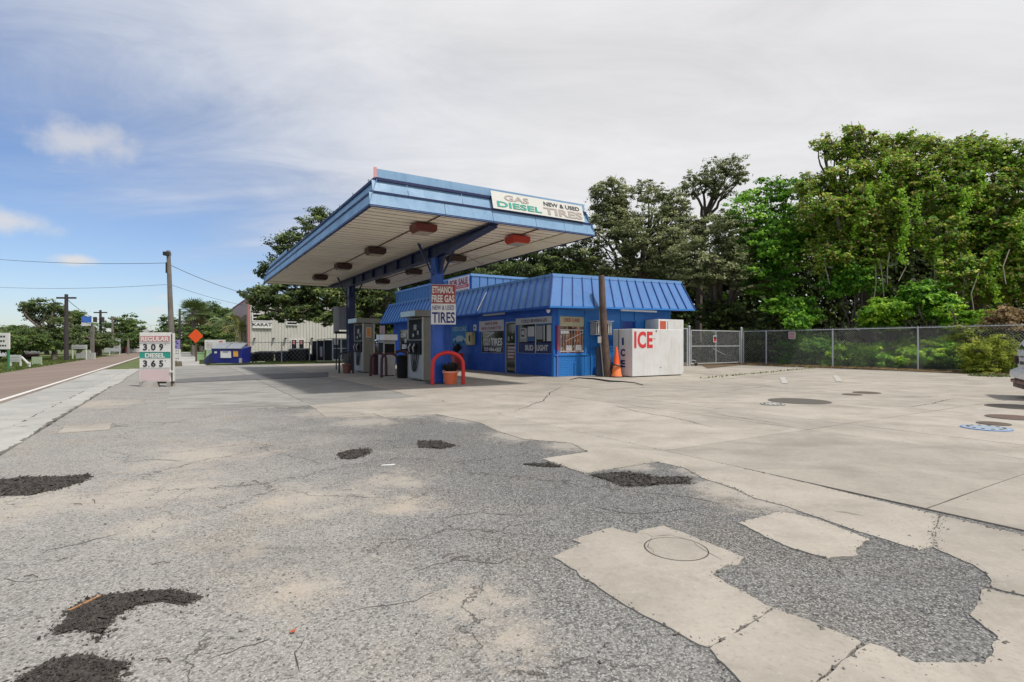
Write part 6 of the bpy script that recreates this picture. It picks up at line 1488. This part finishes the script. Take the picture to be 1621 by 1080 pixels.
# dense wood as a dark backing, shade put into its leaf colour
def wood(label, pxs, Y, size, m, ground=True):
    Ps, Ns, Ls = [], [], []
    for (px, top, w) in pxs:
        p = PZ(px, top, Y); h = p.z
        n = int(w * Y / F * h * (22 / size ** 2))
        x = p.x + rng.uniform(-.5, .5, n) * w * Y / F * 1.3; z = h * rng.random(n) ** .9 * (1 - .12 * rng.random(n)); y = Y + rng.uniform(0, 4, n)
        Ps.append(np.stack([x, y, z], 1)); Ns.append(np.stack([rng.normal(0, .6, n), -.6 + rng.normal(0, .5, n), rng.normal(.5, .5, n)], 1)); Ls.append(np.clip(rng.normal(.3, .2, n), 0, 1))
    P = np.concatenate(Ps); o = leaf_mesh('dense_woodland', P, np.concatenate(Ns), size, .7, np.concatenate(Ls), m); return tag(o, label, 'woodland', kind='stuff')
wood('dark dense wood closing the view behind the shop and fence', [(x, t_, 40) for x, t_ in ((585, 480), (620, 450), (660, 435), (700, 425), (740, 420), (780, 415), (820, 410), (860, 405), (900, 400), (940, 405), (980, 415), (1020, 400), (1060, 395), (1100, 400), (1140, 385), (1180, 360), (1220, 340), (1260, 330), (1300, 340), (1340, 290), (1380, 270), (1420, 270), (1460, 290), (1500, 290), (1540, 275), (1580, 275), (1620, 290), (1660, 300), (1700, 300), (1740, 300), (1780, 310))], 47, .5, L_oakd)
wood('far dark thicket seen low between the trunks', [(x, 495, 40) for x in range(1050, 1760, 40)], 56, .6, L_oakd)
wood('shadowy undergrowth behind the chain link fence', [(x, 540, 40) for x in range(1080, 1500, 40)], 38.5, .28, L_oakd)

# across the road and down the street
tree('roadside_tree', AT(87, 45), [B(50, 488, 46, .8, .5), B(68, 484, 46, 1.0, .6), B(80, 500, 46, 1.1, .8), B(92, 515, 45, .9, .9), B(62, 500, 46, .8, .6), B(88, 490, 46, .8, .5), B(75, 528, 45, 1.5, .6)], L_dist, 'grey green tree with forked trunk on the grass left of the near utility pole', size=.17, clump=.3, dens=2.2, tr=.22, group='trees across the road', sub=3)
tree('roadside_tree', AT(35, 44), [B(5, 530, 42, 1.4, .8), B(30, 525, 44, 1.4, .7), B(20, 545, 40, 1.4, .8), B(45, 540, 42, 1.3, .7), B(60, 545, 44, 1.2, .6), B(-20, 535, 38, 1.6, 1)], L_far, 'low bushy trees behind the white sign board at the left edge', group='trees across the road', size=.17, clump=.33, tr=.15)
tree('roadside_tree', AT(125, 60), [B(115, 505, 62, 1.2, 1), B(128, 500, 62, 1.0, .8), B(120, 525, 60, 1.6, 1.1), B(135, 530, 60, 1.5, .8), B(105, 530, 60, 1.6, 1)], L_far, 'dark green tree below the blue billboard', group='trees across the road', size=.22, clump=.4)
tree('roadside_tree', AT(150, 58), [B(130, 545, 56, 1.4, .4), B(150, 535, 58, 1.8, .5), B(165, 545, 58, 1.4, .5), B(140, 540, 58, 1.3, .5)], L_dist, 'low spreading tree with dark trunk beneath the transformer pole', group='trees across the road', size=.2, clump=.35, tr=.4, fork=.5)
tree('roadside_tree', AT(195, 80), [B(180, 520, 80, 1.8, 1.5), B(197, 508, 82, 1.9, 1.2), B(210, 520, 82, 1.8, 1.3), B(190, 540, 78, 2.2, 1.2), B(215, 540, 80, 2, 1.4)], L_far, 'rounded green tree above the road just left of the price sign', group='trees across the road', size=.3, clump=.55)
tree('roadside_tree', AT(75, 70), [B(60, 535, 70, 3, 1), B(90, 540, 70, 3, 1), B(20, 540, 70, 3.4, 1.4), B(-10, 540, 70, 3, 1.4)], L_far, 'dark trees in the distance behind the forked roadside tree', group='trees across the road', size=.3, clump=.6)
tree('roadside_tree', AT(265, 75), [B(255, 530, 80, 2.2, 1.2), B(275, 515, 76, 1.6, 1), B(290, 530, 74, 2, 1.4), B(262, 545, 80, 2.4, 1)], L_far, 'tree behind the grey lamp pole', group='trees down the street', size=.28, clump=.55)
tree('roadside_tree', AT(345, 78), [B(335, 492, 80, 2, 1.2), B(350, 500, 80, 2.4, 1.4), B(325, 515, 78, 2.2, 1.4), B(362, 520, 76, 2.2, 1.6), B(385, 525, 74, 2, 1.5), B(340, 530, 74, 2.4, 1.5)], L_far, 'broad leafy tree between the two kinds of palm', group='trees down the street', size=.26, clump=.5)
tree('roadside_tree', AT(330, 60), [B(310, 530, 58, 1.2, .6), B(330, 525, 58, 1.6, .6), B(350, 532, 58, 1.3, .5), B(320, 540, 58, 1.5, .4)], L_far, 'low rounded tree behind the orange diamond sign', group='trees down the street', size=.2, clump=.4)
for i, (px, py, Y) in enumerate(((270, 552, 90), (300, 555, 95), (370, 555, 70))):
    bush(px, py, Y, 3.0, 1.4, L_oakd, ('dark hedge', 'dim shrub row', 'dark shrubs')[i] + (' beyond the letter board', ' far down the sidewalk', ' behind the dumpster fence')[i], .3, .5, 5, 2.4, .65, 'shrubs down the street')
wood('far tree line at the end of the road', [(x, t_, 30) for x, t_ in ((-60, 545), (-30, 540), (0, 540), (30, 542), (60, 542), (90, 541), (120, 541), (150, 543), (180, 544), (210, 543), (240, 541), (270, 540), (300, 540), (330, 538), (360, 536), (390, 536))], 130, .8, L_far)
# palms
def palm(px, Y, top, label, n=34, fl=1.6, fan=True, m=None):
    base = AT(px, Y); H = EYE + (HZ - top) / F * Y
    t = empty('palm_tree', (base.x, base.y, 0), 0, label, 'palm', 'palms down the street')
    MB().tube([(0, 0, -.05), (.1, 0, H * .5), (0, 0, H)], [.24, .18, .2], 9).build('trunk', m_con, t, smooth=True)
    for k in range(n):
        a = random.uniform(0, 6.283); el = random.uniform(-1.0, 1.25); L = fl * random.uniform(.75, 1.1)
        d = Vector((math.cos(a) * math.cos(el), math.sin(a) * math.cos(el), math.sin(el)))
        mb = MB(); s = Vector((0, 0, H)); side = Vector((-math.sin(a), math.cos(a), 0))
        pts = [s + d * L * u - Vector((0, 0, .55 * L * u * u * (1 if not fan else .35))) for u in (0, .25, .5, .75, 1)]
        mb.tube(pts[:4] if fan else pts, [.03, .025, .02, .015] if fan else [.03, .025, .02, .015, .008], 4, False)
        if fan:
            for j in range(-5, 6):
                e = pts[2] + (d * math.cos(j * .28) + side * math.sin(j * .28)) * L * .6 - Vector((0, 0, .12 * L + abs(j) * .02)); w = side * math.cos(j * .28) * .05 + d * -math.sin(j * .28) * .05
                mb.quad(pts[2], pts[2].lerp(e, .6) - w, e, pts[2].lerp(e, .6) + w)
        else:
            for j in range(1, 14):
                u = j / 14; q = s + d * L * u - Vector((0, 0, .55 * L * u * u))
                for sg_ in (-1, 1):
                    e = q + side * sg_ * .42 * L * .5 * (1 - .5 * u) + d * .12 - Vector((0, 0, .16)); mb.quad(q, q.lerp(e, .5) + d * .05, e, q.lerp(e, .5) - d * .05)
        mb.build('frond', (m if el > -.75 else mat('dry frond', (.32, .24, .12), .8)), t)
pm = mat('palm green', (.12, .18, .06), .6, wear=.3, dirt=(.22, .24, .09)); pm2 = mat('palm yellow green', (.24, .27, .07), .6, wear=.4, dirt=(.26, .22, .08))
palm(306, 62, 492, 'tall cabbage palm with a shaggy round head above the orange sign', 60, 1.9, True, pm)
palm(318, 64, 496, 'second cabbage palm crowded against the first one', 40, 1.8, True, pm)
palm(380, 60, 515, 'feather palm with arching yellow green fronds against the warehouse corner', 34, 3.0, False, pm2)
palm(355, 62, 508, 'dark feather palm behind the notice board', 28, 2.8, False, pm)
# grass on the banks and weeds in the cracks
def grass(label, pts, n, h, m, spread):
    C = []
    for (x0, x1, y0, y1) in pts:
        px = rng.uniform(x0, x1, n); py = rng.uniform(y0, y1, n); Y = F * EYE / (py - HZ); C.append(np.stack([(px - CX) / F * Y, Y, np.full(n, h * .35)], 1))
    P = np.concatenate(C); a = rng.uniform(0, 6.28, len(P)); Nn = np.stack([np.cos(a), np.sin(a), rng.normal(.2, .2, len(P))], 1)
    o = leaf_mesh('grass', P, Nn, h, .25, np.clip(rng.normal(.5, .25, len(P)), 0, 1), m); return tag(o, label, 'grass', kind='stuff')
aa = rng.uniform(8, 75, 26000); bb = -6.95 - rng.random(26000) ** 1.3 * 9
P = np.stack([UA.x * aa + UB.x * bb, UA.y * aa + UB.y * bb, np.full(26000, .02)], 1); an = rng.uniform(0, 6.28, 26000)
o = leaf_mesh('grass', P, np.stack([np.cos(an), np.sin(an), rng.normal(.2, .2, 26000)], 1), .16, .3, np.clip(rng.normal(.5, .25, 26000), 0, 1), L_turf); tag(o, 'green grass on the bank across the road', 'grass', kind='stuff')
grass('grass beside the sidewalk and dumpster', [(316, 334, 570, 577), (420, 500, 572, 576)], 2500, .12, L_turf, 1)
# weeds and leaf litter along the fence foot
P = []
for i in range(len(FP) - 1):
    n = 2600; u = rng.random(n); a_, b_ = FP[i], FP[i+1]
    P.append(np.stack([a_.x + (b_.x - a_.x) * u + rng.normal(-.3, .35, n), a_.y + (b_.y - a_.y) * u + rng.normal(-.35, .3, n), np.abs(rng.normal(.03, .02, n))], 1))
P = np.concatenate(P); o = leaf_mesh('leaf_litter', P, rng.normal(size=P.shape) * .4 + np.array([0, 0, 1]), .07, .6, rng.random(len(P)), L_dead); tag(o, 'fallen brown leaves along the foot of the fence', 'leaf litter', kind='stuff')
n = 420; u = rng.random(n); a_, b_ = G(1110, 600), G(1290, 583)
P = np.stack([a_.x + (b_.x - a_.x) * u + rng.normal(0, .06, n), a_.y + (b_.y - a_.y) * u + rng.normal(0, .12, n), np.abs(rng.normal(.03, .02, n))], 1)
n2 = 700; u = rng.random(n2); a_, b_ = G(1540, 596), G(1600, 597)
P2 = np.stack([a_.x + (b_.x - a_.x) * u, a_.y + (b_.y - a_.y) * u + rng.normal(0, .3, n2), np.abs(rng.normal(.05, .03, n2))], 1)
P = np.concatenate([P, P2]); o = leaf_mesh('crack_weeds', P, rng.normal(size=P.shape), .08, .4, rng.random(len(P)), L_turf); tag(o, 'small weeds growing in a concrete crack before the gate', 'weeds', kind='stuff')

print('LEAVES', NLEAF[0])
